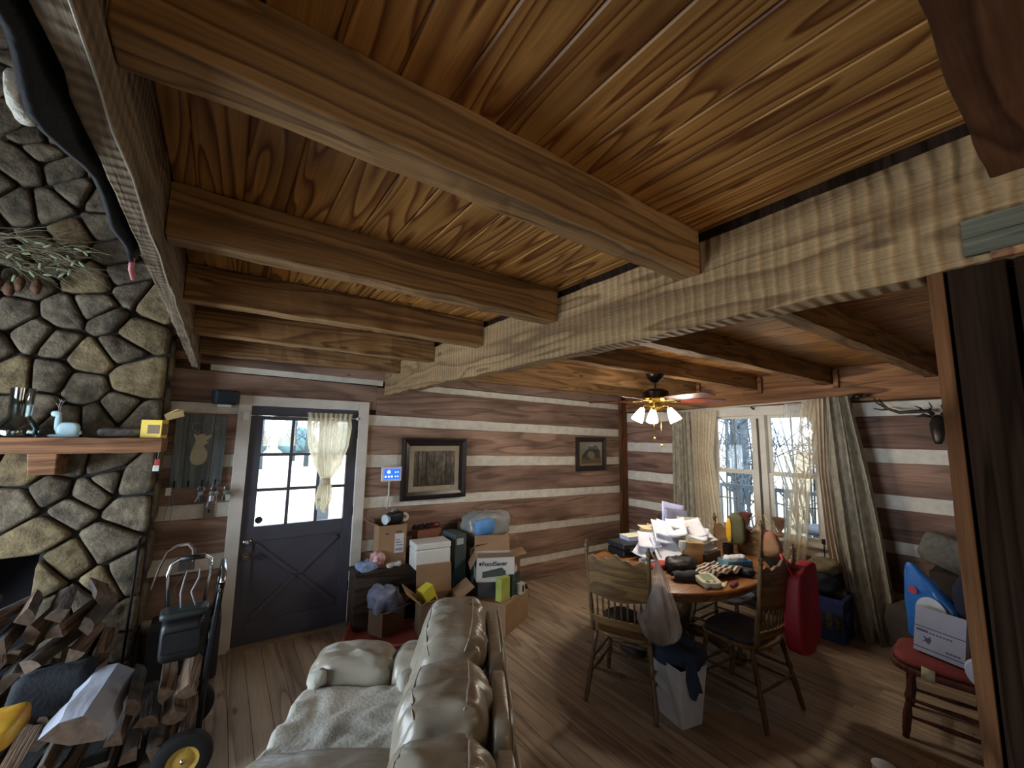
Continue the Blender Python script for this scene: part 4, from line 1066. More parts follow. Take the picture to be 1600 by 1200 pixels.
for k in range(3): lb.bx(.03, .10 - .015 * k, -.1026, -.1021, .19 + .025 * k, .197 + .025 * k)
lb.build('label_print', M('label ink', '55535c', .7), bx1)
MB().bx(-.07, -.04, -.1012, -.1005, .30, .315).bx(.03, .09, -.1012, -.1005, .31, .325).build('stamp', M('carton print', '5a4636', .8), bx1)
gz = thing('black_spotlight', 'black handheld spotlight lying on top of the tall carton', 'lamp', (1.475, 4.13, .925), math.radians(25))
MB().puff((.02, 0, .055), (.17, .11, .11), .45, 20, 12).build('body', BLK, gz, smooth=True)
MB().lathe([(.03, 0), (.045, .04), (.048, .05), (.0, .05)], n=20, X=Matrix.Translation((-.06, 0, .05)) @ Matrix.Rotation(-PI / 2, 4, 'Y')).build('lens', M('milky plastic', 'b9c4cc', .3), gz, smooth=SMO)
MB().tube([(-.02, 0, .11), (-.01, 0, .135), (.05, 0, .14), (.07, 0, .115)], .01, 8).build('handle', M('grey grip', '8c9196', .5), gz, smooth=True)
rt = MB().lathe([(.018, -.022), (.045, -.022), (.045, .022), (.018, .022), (.018, -.022)], n=24, X=Matrix.Translation((1.60, 4.17, .965)) @ Matrix.Rotation(1.2, 4, 'X'))
tag(rt.build('paper_roll', M('white paper roll', 'd8d4cc', .8), smooth=SMO), 'small white roll standing behind the tall carton', 'roll')
# soft things on the chest front
CLB = M('pale blue knit', '9fb0d0', .95, nz=16, col2='6f7f9f', bump=.8, bscale=60)
tag(MB().puff((1.23, 4.09, .575), (.20, .16, .09), .7, 30, 16, .03, 14, 3).build('blue_cloth', CLB, smooth=True), 'crumpled pale blue cloth on the chest next to the door casing', 'cloth')
tag(MB().puff((1.315, 4.07, .63), (.13, .10, .10), .75, 26, 16, .03, 20, 8).build('wrapped_bundle', M('red white wrapper', 'e6d9d6', .4, nz=22, col2='a83f48', bump=.6, bscale=40), smooth=True), 'red and white crinkled packet on the blue cloth', 'packet')
tag(MB().puff((1.47, 4.04, .556), (.16, .05, .045), .7, 24, 12, .014, 22, 5).build('white_glove', M('white cotton', 'e4e2dc', .9, bump=.6, bscale=60), smooth=True), 'white cotton glove on the edge of the chest', 'glove')

tub = carton('storage_tote', 'dark storage tote under the white foam box', (1.885, 4.06, 0), (.265, .36, .53), 0, M('dark tote plastic', '33353a', .5), closed=True)
sb = thing('foam_box', 'white styrofoam cooler box with rounded edges above the open carton', 'cooler', (1.785, 3.915, .532), math.radians(-6))
FOAM = M('white foam', 'dcdcd6', .7, nz=40, col2='d2d2cc')
MB().bx(-.175, .175, -.115, .115, 0, .175).build('box', FOAM, sb, bevel=.012); MB().bx(-.178, .178, -.118, .118, .177, .235).build('lid', FOAM, sb, bevel=.012)
rb = carton('reddish_carton', 'reddish brown carton behind the foam box', (1.86, 4.17, .532), (.27, .12, .295), 4, M('reddish cardboard', '8d5b46', .8), closed=True)
m = MB()
for k in range(7): m.tube([(1.70 + .03 * k + .03 * math.sin(t * 1.3 + k), 4.13 + .03 * math.cos(t * 1.1 + k), .845 + .035 * math.sin(t * .9 + k * 1.7) ** 2) for t in range(9)], .007, 6)
tag(m.build('cable_bundle', BLK, smooth=True), 'tangle of black cables on the reddish carton', 'cable')
tag(MB().puff((1.93, 4.17, .852), (.14, .08, .05), .6, 20, 10, .006, 12, 2).build('red_case', M('dark red gloss', '6d2228', .25), smooth=True), 'glossy dark red case on the reddish carton', 'case')
oc = carton('open_carton', 'open brown carton with raised back flap holding a yellow packet', (1.735, 3.61, .035), (.34, .28, .30), -12, CARDD, (('B', .25, 82), ('F', .20, 28), ('L', .17, 40), ('R', .17, 35)), inner=CARD)
MB().bx(-.012, .012, .146, .148, .0, .30).build('tape', TAPE, oc)
yp = thing('yellow_packet', 'bright yellow carton tilted inside the open brown carton', 'box', (1.70, 3.62, .24), math.radians(10), None, 0, math.radians(-24))
MB().bx(-.055, .055, -.05, .05, 0, .23).build('carton', M('bright yellow card', 'd9d23f', .5), yp, bevel=.002); MB().bx(-.04, .04, -.0515, -.0505, .03, .12).build('print', M('dark print', '4c4a2e', .6), yp)
sl = thing('red_sled', 'flat red plastic sled on the floor in front of the chest', 'sled', (1.44, 3.80, 0), math.radians(-24))
REDP = M('salmon red plastic', 'cf7468', .4, nz=4, col2='c2665b')
def sled(u, v):
    x = lerp(-.43, .40, u); y = lerp(-.23, .20, v); e = max(abs(2 * u - 1), abs(2 * v - 1))
    return (x, y, .006 + .035 * max(0, (e - .86) / .14) ** 1.3 + .05 * max(0, (.06 - u) / .06))
MB().grid(sled, 40, 24).build('pan', REDP, sl, smooth=True, solid=.004, off=1.)
for s in (-1, 1): MB().tube([(-.4, s * .235, .042), (.43, s * .235, .042)], .009, 8).build('rim', REDP, sl, smooth=True)
sbx = carton('small_carton', 'small brown carton on the red sled stuffed with a plastic bag', (1.37, 3.885, .042), (.26, .18, .20), 24, CARDD, (('R', .10, 30), ('F', .09, 20)))
tag(MB().puff((1.355, 3.90, .30), (.30, .24, .22), .7, 40, 24, .05, 11, 4).build('plastic_bag_bundle', M('grey blue plastic film', '9aa2c0', .25, nz=10, col2='6a6f7c', bump=.9, bscale=24), smooth=True), 'crinkled grey-blue bag bulging from the small carton', 'bag')
tb_ = carton('teal_carton', 'narrow tall dark teal carton between foam box and plastic bag', (2.085, 3.98, 0), (.13, .26, .80), 4, M('dark teal card', '3a5560', .6, nz=3, col2='46504f'), closed=True)
MB().bx(-.05, .03, -.132, -.131, .70, .76).build('label', M('pale label', 'b9c4cf', .6), tb_)
fb = carton('flap_carton', 'carton with a wide open front flap below the plastic bag', (2.44, 4.02, 0), (.42, .38, .64), -4, CARDD, (('F', .115, 32), ('B', .2, 92), ('R', .10, -40)), inner=CARD)
MB().bx(-.21, .21, -.1935, -.191, .10, .58).build('printed_front', M('pale print', '7f9096', .6, nz=5, col2='4d5d60'), fb)
pb = MB().puff((2.50, 4.03, .83), (.56, .34, .28), .65, 44, 22, .03, 7, 3)
pbag = tag(pb.build('clear_plastic_bag', M('cloudy plastic', 'a9acac', .2, nz=6, col2='8d9090', bump=.7, bscale=16, alpha=.75), smooth=True), 'big cloudy plastic bag with a blue bundle inside, on the cartons', 'bag')
onto(MB().puff((2.40, 3.93, .83), (.26, .20, .20), .7, 28, 16, .02, 10, 6).build('blue_bundle', M('sky blue cloth', '4f86c4', .7, nz=6, col2='6d9cd0', bump=.5, bscale=30), smooth=True), pbag)
pg = thing('paper_bag', 'brown paper bag with twisted handles behind the white appliance box', 'bag', (2.79, 3.98, 0))
MB().bx(-.10, .10, -.07, .07, 0, .60).build('bag', CARDD, pg, bevel=.003)
for s in (-1, 1): MB().tube([(-.05, s * .06, .59), (-.05, s * .06, .66), (-.02, s * .06, .70), (.03, s * .06, .69), (.05, s * .06, .65), (.05, s * .06, .59)], .005, 6).build('handle', M('twine', 'b59a70', .8), pg, smooth=True)

bb = carton('base_carton', 'brown carton on the floor behind the loveseat back', (2.38, 3.54, 0), (.48, .38, .265), 27, CARD, closed=True)
MB().bx(-.02, .10, -.15, -.06, .2655, .2665).build('paper_label', WPL, bb)
gb = carton('grey_bin', 'grey-blue bin under the white appliance box', (2.33, 3.62, .267), (.36, .24, .135), -14, M('grey blue plastic', '5d6670', .5), closed=True)
fs = carton('appliance_box', 'open white appliance box with black product name on the front', (2.335, 3.60, .404), (.37, .24, .225), -24, M('white printed card', 'cfccc6', .6, nz=4, col2='c2bfb9'), (('B', .15, 75), ('F', .05, 70), ('R', .13, 12), ('L', .12, -60)), inner=CARD)
INK = M('black ink', '25272b', .6)
X = Matrix.Translation((-.01, -.1215, .165)) @ Matrix.Rotation(PI / 2, 4, 'X')
text('FoodSaver', .058, INK, fs, X, bold=True)
MB().prism([(-.012, .014), (.012, .014), (.012, -.002), (0, -.016), (-.012, -.002)], 0, .0008, Matrix.Translation((-.150, -.1215, .165)) @ Matrix.Rotation(PI / 2, 4, 'X')).build('shield_logo', INK, fs)
MB().prism([(-.13, .02), (.06, .055), (.10, .02), (.10, -.02), (-.13, -.035)], 0, .0008, Matrix.Translation((0, -.1215, .075)) @ Matrix.Rotation(PI / 2, 4, 'X')).build('appliance_picture', M('picture grey', '4b514f', .6), fs)
MB().bx(-.1858, -.1852, -.10, .10, .02, .20).build('green_side', M('green print', '7fa08a', .6, nz=5, col2='5e7f72'), fs)
yg = carton('yellow_green_box', 'yellow-green box standing on the brown base carton', (2.31, 3.395, .267), (.13, .07, .20), 18, M('yellow green card', 'b5bd5e', .55, nz=6, col2='8d9c4a'), closed=True)
dg = carton('dark_green_box', 'dark green box beside the yellow-green one', (2.47, 3.47, .267), (.14, .09, .20), 20, M('dark green card', '33463f', .55), closed=True)
wp = carton('white_pack', 'small white pack in front of the dark green box', (2.545, 3.425, .267), (.08, .05, .10), 25, M('cream card', 'c9c4b0', .6), closed=True)
MB().bx(-.02, .02, -.0262, -.0255, .02, .08).build('print', INK, wp)
tag(MB().lathe([(0, 0), (.022, 0), (.022, .05), (.012, .065), (.012, .085), (0, .085)], (2.50, 3.47, .468), 14).build('small_bottle', M('white red bottle', 'd8cfc8', .4, nz=12, col2='b06a60'), smooth=SMO), 'tiny white bottle on top of the dark green box', 'bottle')
tag(MB().grid(lambda u, v: (2.63 + .02 * math.sin(v * 5) + .05 * u, 3.56 - .05 * u + .012 * math.sin(u * 9 + v * 3), lerp(.30, .03, v)), 8, 16).build('navy_strap', M('navy cloth', '2b3456', .9), smooth=True, solid=.008), 'navy cloth strip hanging down the side of the base carton', 'cloth')
# =================================================================== door curtain
dc = thing('door_curtain', 'sheer cream cafe curtain knotted at its bottom on the front door window', 'curtain', (.80, 4.275, 1.95))
MB().tube([(-.60, 0, 0), (.30, 0, 0)], .006, 8).build('rod', CHROME, dc, smooth=True)
for x in (-.61, .31): MB().puff((x, 0, 0), (.03, .03, .03), 1, 12, 8).build('finial', M('white finial', 'd8d6d2', .3), dc, smooth=True)
MB().bx(-.655, -.61, -.012, .014, -.045, .03).build('rod_bracket', WPL, dc, bevel=.003)
SHC = sheer('cream sheer cloth', 'e6dcc4', .08, 80, (1, 1, .3), .55)
def dcur(u, v):
    z = lerp(.045, -.86, v)
    ctr = interp([(0, .05), (.55, .06), (.72, .045), (1, .03)], v); hw = interp([(0, .205), (.06, .195), (.15, .205), (.35, .185), (.55, .12), (.66, .055), (.71, .035), (.76, .06), (.88, .075), (1, .05)], v)
    ph = u * 9 * 2 * PI + 1.5 * math.sin(v * 3)
    ru = .012 * (1 if v > .07 else .8)
    return (ctr + hw * (2 * u - 1) + .004 * math.sin(ph * 1.7), -.012 + ru * math.sin(ph) * min(1, hw / .12) - (.015 if v > .7 else 0) + .01 * mnoise.noise(Vector((u * 6, v * 14, 2))) * (1 if v > .68 else .3), z + (.03 * math.sin(u * 7) if v > .9 else 0))
MB().grid(dcur, 90, 50).build('curtain', SHC, dc, smooth=True)
MB().puff((.045, -.016, -.60), (.085, .05, .06), .8, 16, 10, .008, 30, 2).build('knot', SHC, dc, smooth=True)

# =================================================================== pictures, panel, plates
def picture(name, label, x0, x1, z0, z1, fw, depth, mat, matboard, art):
    o = thing(name, label, 'picture', ((x0 + x1) / 2, 4.298, (z0 + z1) / 2)); w, hh = (x1 - x0) / 2, (z1 - z0) / 2
    prof = [(0, 0), (0, -depth), (.25 * fw, -depth * 1.15), (.55 * fw, -depth * .7), (fw, -depth * .45), (fw, 0)]
    m = MB(); vs = []; fs = []
    for sx, sz in ((-1, -1), (1, -1), (1, 1), (-1, 1)):
        for d, y in prof: vs.append((sx * (w - d), y, sz * (hh - d)))
    k = len(prof)
    for c in range(4):
        for i in range(k): fs.append((c * k + i, c * k + (i + 1) % k, ((c + 1) % 4) * k + (i + 1) % k, ((c + 1) % 4) * k + i))
    m.add(vs, fs).build('frame', mat, o)
    MB().bx(-w + fw * .8, w - fw * .8, -.010, -.002, -hh + fw * .8, hh - fw * .8).build('mat_board', matboard[0], o)
    b = matboard[1]; MB().bx(-w + fw + b, w - fw - b, -.0125, -.0105, -hh + fw + b, hh - fw - b).build('print', art, o)
    MB().bx(-w + fw * .9, w - fw * .9, -.017, -.015, -hh + fw * .9, hh - fw * .9).build('glazing', glass('picture glass', (1, 1, 1), .05), o)
    return o
def artmat(name, cols, scale, stretch, thr):
    m, nt, b = newmat(name); N = nt.nodes; L = nt.links
    tc = N.new('ShaderNodeTexCoord'); mp = N.new('ShaderNodeMapping'); mp.inputs['Scale'].default_value = stretch
    t = N.new('ShaderNodeTexNoise'); t.inputs['Scale'].default_value = scale; t.inputs['Detail'].default_value = 8; t.inputs['Roughness'].default_value = .75
    L.new(tc.outputs['Object'], mp.inputs[0]); L.new(mp.outputs[0], t.inputs['Vector'])
    r = N.new('ShaderNodeValToRGB'); L.new(t.outputs['Fac'], r.inputs[0])
    r.color_ramp.elements[0].position = thr[0]; r.color_ramp.elements[0].color = S(cols[0]); r.color_ramp.elements[1].position = thr[-1]; r.color_ramp.elements[1].color = S(cols[-1])
    for p, c in list(zip(thr, cols))[1:-1]:
        e = r.color_ramp.elements.new(p); e.color = S(c)
    # paler sky towards the top of the print
    sp = N.new('ShaderNodeSeparateXYZ'); L.new(tc.outputs['Object'], sp.inputs[0])
    mr = N.new('ShaderNodeMapRange'); mr.inputs[1].default_value = -.25; mr.inputs[2].default_value = .3; mr.inputs[3].default_value = -.08; mr.inputs[4].default_value = .10
    L.new(sp.outputs['Z'], mr.inputs[0]); ad = N.new('ShaderNodeMath'); L.new(t.outputs['Fac'], ad.inputs[0]); L.new(mr.outputs[0], ad.inputs[1]); L.new(ad.outputs[0], r.inputs[0])
    L.new(r.outputs[0], b.inputs['Base Color']); b.inputs['Roughness'].default_value = .5
    _mats[name] = m; return m
BFR = M('black brown frame lacquer', '221a1a', .3)
MATB = M('cream mat board', 'b9ad97', .8)
p1 = picture('framed_print', 'large dark-framed woodland print with cream mat above the carton pile', 1.59, 2.36, 1.105, 1.765, .085, .035, BFR, (MATB, .055), artmat('woodland print', ['2b2722', '4a433a', '6f6656', '9c9078'], 7, (2.2, 1, .9), (.38, .48, .58, .72)))
# tree trunks of the print
tk = MB()
for x, w_ in ((-.20, .012), (-.155, .006), (-.11, .016), (-.02, .008), (.13, .01), (.19, .007)): tk.bx(x, x + w_, -.0135, -.0128, -.17, .18)
tk.build('print_trunks', M('print trunk ink', '2a2520', .6), p1)
p2 = picture('framed_photo', 'small brown-framed picture of a house and trees near the room corner', 4.13, 4.735, 1.325, 1.80, .07, .03, M('brown frame lacquer', '2e2320', .4), (M('tan mat board', '9b8465', .8), .025), M('picture sky', '8f9184', .6))
for pl, c, nm in (([(-.2, -.14), (.2, -.14), (.2, -.05), (-.2, -.06)], '6e5f44', 'print_ground'), ([(-.19, -.03), (-.13, .03), (-.06, .07), (-.05, .11), (.03, .10), (.06, .13), (.12, .12), (.18, .03), (.19, -.06), (-.19, -.06)], '3c4434', 'print_trees'), ([(-.08, -.07), (.07, -.07), (.07, -.01), (.03, .035), (-.05, .035), (-.08, -.01)], '8a7d64', 'print_house'), ([(-.12, -.09), (-.02, -.09), (-.03, -.05), (-.11, -.05)], '4b4a44', 'print_shrub')):
    MB().prism([(x, z) for x, z in pl], .0128 + {'print_ground': 0, 'print_trees': .0002, 'print_house': .0006, 'print_shrub': .001}[nm], .0135 + {'print_ground': 0, 'print_trees': .0002, 'print_house': .0006, 'print_shrub': .001}[nm], Matrix.Rotation(PI / 2, 4, 'X')).build(nm, M(nm, c, .6, nz=30), p2)
ap = thing('alarm_panel', 'white alarm touch panel with a lit blue screen beside the large print', 'alarm panel', (1.487, 4.288, 1.393))
MB().bx(-.105, .105, -.022, .008, -.075, .075).build('housing', WPL, ap, bevel=.006)
MB().bx(-.082, .082, -.0245, -.022, -.052, .052).build('screen', emis('lit blue screen', '1f52f0', 1.1), ap)
ic = MB(); XI = Matrix.Rotation(PI / 2, 4, 'X')
ic.lathe([(0, .025), (.016, .025), (.016, .0258), (0, .0258)], (-.034, .022, 0), 16, XI)
for k in range(3): ic.lathe([(0, .025), (.009, .025), (.009, .0258), (0, .0258)], (-.066 + .032 * k, -.026, 0), 12, XI)
for k in range(4): ic.bx(.03 + .026 * (k % 2), .042 + .026 * (k % 2), -.0258, -.025, -.03 + .045 * (k // 2), -.022 + .045 * (k // 2))
ic.build('screen_icons', emis('screen icon white', 'dfe9ff', 1.6), ap)
MB().tube([(-.02, -.006, -.07), (-.018, -.004, -.2), (-.03, -.004, -.345)], .009, 8).build('cord', M('cream cord cover', 'cfc9ba', .5), ap, smooth=True)
sw = thing('switch_plate', 'brown wooden switch plate on the chinking left of the door', 'switch', (-.028, 4.31, 1.148))
MB().bx(-.036, .036, -.008, .012, -.058, .058).build('plate', M('brown switch plate', '6e5d4f', .4), sw, bevel=.002); MB().box((0, -.014, 0), (.01, .016, .022), rx=.4).build('toggle', M('dark toggle', '2c241e', .4), sw)
ol = thing('wall_outlet', 'dark wall outlet with a white plug on the lower chinking strip', 'outlet', (-.135, 4.312, .765))
MB().bx(-.05, .05, -.012, .01, -.065, .065).build('plate', M('steel outlet plate', '7c7d80', .35, .6), ol, bevel=.003); MB().box((.01, -.026, .03), (.035, .028, .03)).build('plug', WPL, ol, bevel=.004)
MB().tube([(.01, -.03, .02), (-.01, -.06, -.08), (-.06, -.10, -.16), (-.05, -.12, -.24)], .004, 6).build('cord', _mats['grey cable'], ol, smooth=True)
spk = thing('corner_speaker', 'small dark teal-black speaker on top left of the door casing', 'speaker', (.005, 4.22, 2.03))
MB().box((0, 0, .06), (.17, .12, .12), .25).build('cabinet', M('dark teal plastic', '1b2830', .5), spk, bevel=.015); MB().box((0, .05, -.005), (.10, .07, .03)).build('bracket', WPL, spk, bevel=.004)

# =================================================================== deer head key rack
kr = thing('key_rack', 'grey plank key rack with a cream stag silhouette left of the door', 'key rack', (-.135, 4.285, 1.64))
GRY = wood('grey green painted slat', '596062', '727a7b', axis=2, rings=5, sc=(.6, 8), var=.12, rough=.75, bump=.2, knots=0)
for k in range(4):
    MB().bx(-.172 + .086 * k + .001, -.172 + .086 * (k + 1) - .001, -.014, .010, -.30 + (.006 if k % 2 else 0), .30 - (.004 if k == 2 else 0)).build('slat', GRY, kr, bevel=.002)
CRM = M('cream stencil paint', 'b8b39a', .7)
XR2 = Matrix.Rotation(PI / 2, 4, 'X')
sil = MB()
def sp(px, py): return (px * .00098 - .392, (410 - py) * .00122 + .07)
neck = [(sp(360, 430)), sp(352, 455), sp(345, 480), sp(342, 505), sp(347, 530), sp(362, 548), sp(385, 558), sp(410, 558), sp(435, 548), sp(452, 528), sp(459, 500), sp(455, 470), sp(440, 448), sp(425, 430), sp(440, 420), sp(458, 410), sp(440, 398), sp(470, 375), sp(478, 352), sp(455, 358), sp(438, 364), sp(425, 352), sp(395, 352), sp(380, 362), sp(352, 346), sp(358, 372), sp(372, 392), sp(364, 412)]
sil.prism(neck, .0145, .0165, XR2)
sil.build('stag_silhouette', CRM, kr)
an = MB()
for pts in ([(392, 352), (365, 338), (342, 320), (338, 298), (352, 278), (412, 285)], [(342, 318), (340, 285), (358, 262)], [(362, 338), (368, 318)], [(380, 345), (392, 322)], [(425, 350), (455, 335), (500, 322), (522, 312), (518, 288)], [(455, 335), (440, 305)], [(475, 330), (465, 290)], [(495, 322), (490, 278)], [(505, 320), (512, 275)]):
    an.tube([(sp(*p)[0], -.0155, sp(*p)[1]) for p in pts], .0045, 5, flat=.4)
an.build('antlers', CRM, kr)
for k in range(4):
    x = -.135 + .088 * k; MB().tube([(x, -.014, -.235), (x, -.04, -.25), (x, -.045, -.27), (x, -.03, -.28)], .005, 6).build('hook', BLKM, kr, smooth=True)
KEYM = M('key steel', '8e9096', .3, .9)
rk = random.Random(4)
klab = ['bunch of dark keys on the second hook of the key rack', 'long bunch of keys with a shiny ring on the third hook', 'bunch of keys with a green tag on the last hook of the rack']
for k in range(3):
    x = -.182 + .088 * (k + 1)
    b = thing('key_bunch', klab[k], 'keys', (x, 4.24, 1.355), 0, 'key bunches on the rack')
    MB().tube([(.022 * math.cos(a), 0, -.018 + .022 * math.sin(a)) for a in [t * PI / 6 for t in range(13)]], .003, 6).build('ring', STEEL, b, smooth=True)
    for j in range(6 if k == 1 else 5):
        a = rk.uniform(-.6, .6); L = rk.uniform(.06, .10) + (.05 if k == 1 and j > 3 else 0); yy = -.01 - .004 * j
        X = Matrix.Translation((rk.uniform(-.02, .02), yy, -.035)) @ Matrix.Rotation(a, 4, 'Y')
        MB().bx(-.013, .013, -.0015, .0015, -.03, 0, X).bx(-.005, .005, -.0015, .0015, -L, -.03, X).build('key', KEYM if j % 3 else BLK, b, bevel=.001)
    MB().box((.01 - .02 * (k % 2), -.04, -.09), (.03, .012, .05)).build('tag', [BLK, STEEL, M('pale green tag', '9aa58e', .6)][k], b, bevel=.003)
wt = thing('tag_lanyard', 'white paper tag hanging on a long grey lanyard at the left of the rack', 'tag', (-.30, 4.25, 1.40))
MB().tube([(0, 0, .03), (.0, 0, -.03)], .002, 5).build('string', BLK, wt); MB().box((.0, -.005, -.07), (.035, .004, .06)).build('card', M('paper white', 'dad8d2', .8), wt)
MB().tube([(.02, 0, 0), (.035, 0, -.15), (.03, .003, -.31), (.0, .003, -.37), (-.015, .003, -.31), (.01, 0, -.15), (.018, 0, 0)], .0022, 5).build('lanyard', M('grey lanyard', '87868a', .6), wt, smooth=True)

# =================================================================== curtains of the big window
cr = thing('curtain_rod', 'long white curtain rod with dark brackets and finial above the window', 'curtain rod', (5.10, 2.40, 2.20))
MB().tube([(0, 1.12, -.035), (0, -1.02, .04)], .011, 10).build('rod', M('white rod', 'c9c3b8', .4), cr, smooth=True)
DRK = M('dark bracket', '33251f', .4)
for y in (-.06, .95, -.98): MB().tube([(0, y, -.02 + .0), (.05, y, -.04), (.088, y, -.04)], .010, 7).box((.08, y, -.05), (.012, .03, .10)).build('bracket', DRK, cr, smooth=SMO)
MB().puff((0, -1.06, .04), (.06, .07, .06), .9, 16, 10).puff((0, -1.12, .04), (.035, .05, .035), .9, 12, 8).build('finial', DRK, cr, smooth=True)
def curtain(name, label, mat, L, R_, folds, amp, x0, seed=0, lean=None, nu=110, nv=46, group=None, solid=0):
    """cloth between two edge tables (z -> y); L is the larger y"""
    zt, zb = L[-1][0], L[0][0]
    def fn(u, v):
        z = lerp(zt, zb, v)
        yl, yr = interp(L, z), interp(R_, z)
        wd = abs(yl - yr)
        ph = 2 * PI * folds * u + .9 * mnoise.noise(Vector((u * 3, v * 2, seed)))
        a = amp * (.55 + .45 * v) * (1 + .4 * mnoise.noise(Vector((u * 4, v * 1.5, seed + 5))))
        x = x0 + a * math.sin(ph) + .35 * a * math.sin(2.3 * ph + seed) + (lean(v) if lean else 0)
        return (x, lerp(yl, yr, u) + .35 * wd / folds * .3 * math.cos(ph), z)
    return tag(MB().grid(fn, nu, nv).build(name, mat, smooth=True, solid=solid), label, 'curtain', group)
TAUPE = M('taupe brocade', 'a59c88', .75, nz=26, col2='756d5e', bump=.3, bscale=70, stretch=(1, 1, .5))
SHEERL = sheer('ivory sheer', 'f0e3c8', .22, 120, (1, 1, .2), .6)
SHEERW = sheer('white sheer', 'eef0ee', .50, 120, (1, 1, .2), .55)
curtain('drape', 'narrow taupe drape at the left side of the big window', TAUPE, [(.05, 3.42), (.8, 3.40), (2.15, 3.37)], [(.05, 3.02), (.8, 3.08), (2.15, 3.11)], 5, .028, 5.075, 1)
curtain('sheer_curtain', 'ivory sheer curtain next to the left taupe drape', SHEERL, [(.06, 3.10), (.8, 3.10), (2.16, 3.10)], [(.06, 2.66), (.8, 2.72), (1.6, 2.82), (2.16, 2.74)], 7, .024, 5.085, 4)
curtain('sheer_curtain', 'thin white sheer panel hanging over the right sash, gathered at its right', SHEERW, [(.33, 2.16), (.8, 2.06), (1.4, 2.03), (2.2, 1.98)], [(.33, 2.00), (.8, 2.00), (1.4, 1.93), (2.2, 1.76)], 4, .018, 5.075, 7)
curtain('sheer_curtain', 'ivory sheer strip pulled in a slanting fold across the right sash', SHEERL, [(.33, 2.13), (.8, 2.04), (1.4, 1.93), (2.22, 1.80)], [(.33, 1.90), (.8, 1.83), (1.4, 1.76), (2.22, 1.57)], 4, .026, 5.065, 9)
curtain('drape', 'plain cream-pink drape slanting down at the right of the window', M('cream pink lining', 'b9a790', .8, bump=.2, bscale=60), [(.0, 1.66), (.2, 1.62), (.9, 1.66), (1.5, 1.68), (2.23, 1.66)], [(.0, 1.42), (.2, 1.44), (.9, 1.55), (1.5, 1.58), (2.23, 1.54)], 3, .022, 5.02, 11)
curtain('drape', 'wide taupe brocade drape fanning out to the floor at the right', TAUPE, [(.0, 1.47), (.9, 1.55), (1.5, 1.58), (2.24, 1.57)], [(.0, 1.14), (.5, 1.17), (.9, 1.20), (1.5, 1.26), (2.23, 1.36)], 3, .06, 4.98, 13)
# urn candle holders on the sill
def urn(label, y, mat, dx=0):
    o = thing('urn', label, 'urn', (5.155 + dx, y, WZ0 + .001), 0, 'urns on the window sill')
    MB().lathe([(0, 0), (.045, 0), (.045, .012), (.02, .03), (.017, .06), (.03, .08), (.048, .12), (.052, .155), (.075, .19), (.078, .20), (.066, .198), (.045, .16), (0, .14)], n=22).build('body', mat, o, smooth=SMO)
    MB().bx(-.05, .05, -.05, .05, -.0005, .018).build('plinth', mat, o, bevel=.003)
urn('terracotta pink urn on the sill behind the window-side chair', 2.50, M('old pink clay', '9b6a62', .6, nz=14, col2='7d524d'))
urn('tan carved urn on the sill at the left edge of the right sash', 2.135, M('tan clay', 'a57c63', .6, nz=14, col2='7c5a47'))
bs = MB().tube([(5.05, 1.70, .50), (5.06, 1.70, .80)], .006, 6).box((5.055, 1.70, .79), (.012, .03, .05))
tag(bs.build('curtain_wand', BLK), 'short black rod hanging in front of the window apron', 'rod')

# =================================================================== bronze stag head on the right wall
sg = thing('stag_mount', 'dark bronze stag head with branching antlers on the right wall', 'wall mount', (5.16, .79, 1.95), math.radians(-90))
BZ = M('dark antique bronze', '2f2b29', .4, .6, nz=12, col2='4a423b')
# local: x along the wall to the left of the picture (+y world), -y out of the wall
MB().puff((0, -.03, .0), (.11, .10, .17), .9, 20, 14).build('neck', BZ, sg, smooth=True)
MB().tube([(0, -.08, .05), (0, -.13, .0), (0, -.16, -.07), (0, -.18, -.14), (0, -.18, -.165)], [.045, .055, .045, .032, .022], 12).build('head', BZ, sg, smooth=True)
for s in (-1, 1):
    MB().tube([(s * .04, -.08, .07), (s * .09, -.08, .09), (s * .14, -.09, .075)], [.014, .034, .005], 8, flat=.5).build('ear', BZ, sg, smooth=True)
    a = [(s * .025, -.08, .09), (s * .06, -.09, .125), (s * .15, -.10, .12), (s * .24, -.11, .115), (s * .32, -.11, .155), (s * .365, -.11, .22), (s * .375, -.11, .25)]
    m = MB().tube(a, [.016, .016, .015, .014, .012, .009, .004], 8)
    m.tube([(s * .31, -.11, .15), (s * .36, -.11, .145), (s * .42, -.11, .16)], [.011, .009, .004], 7)
    m.tube([(s * .33, -.11, .165), (s * .39, -.12, .21), (s * .41, -.12, .27)], [.01, .008, .003], 7)
    m.tube([(s * .09, -.09, .125), (s * .10, -.12, .15), (s * .13, -.14, .17)], [.011, .008, .003], 7)
    m.tube([(s * .05, -.09, .12), (s * .03, -.10, .16), (s * .045, -.10, .20)], [.01, .008, .003], 7)
    m.build('antler', BZ, sg, smooth=True)

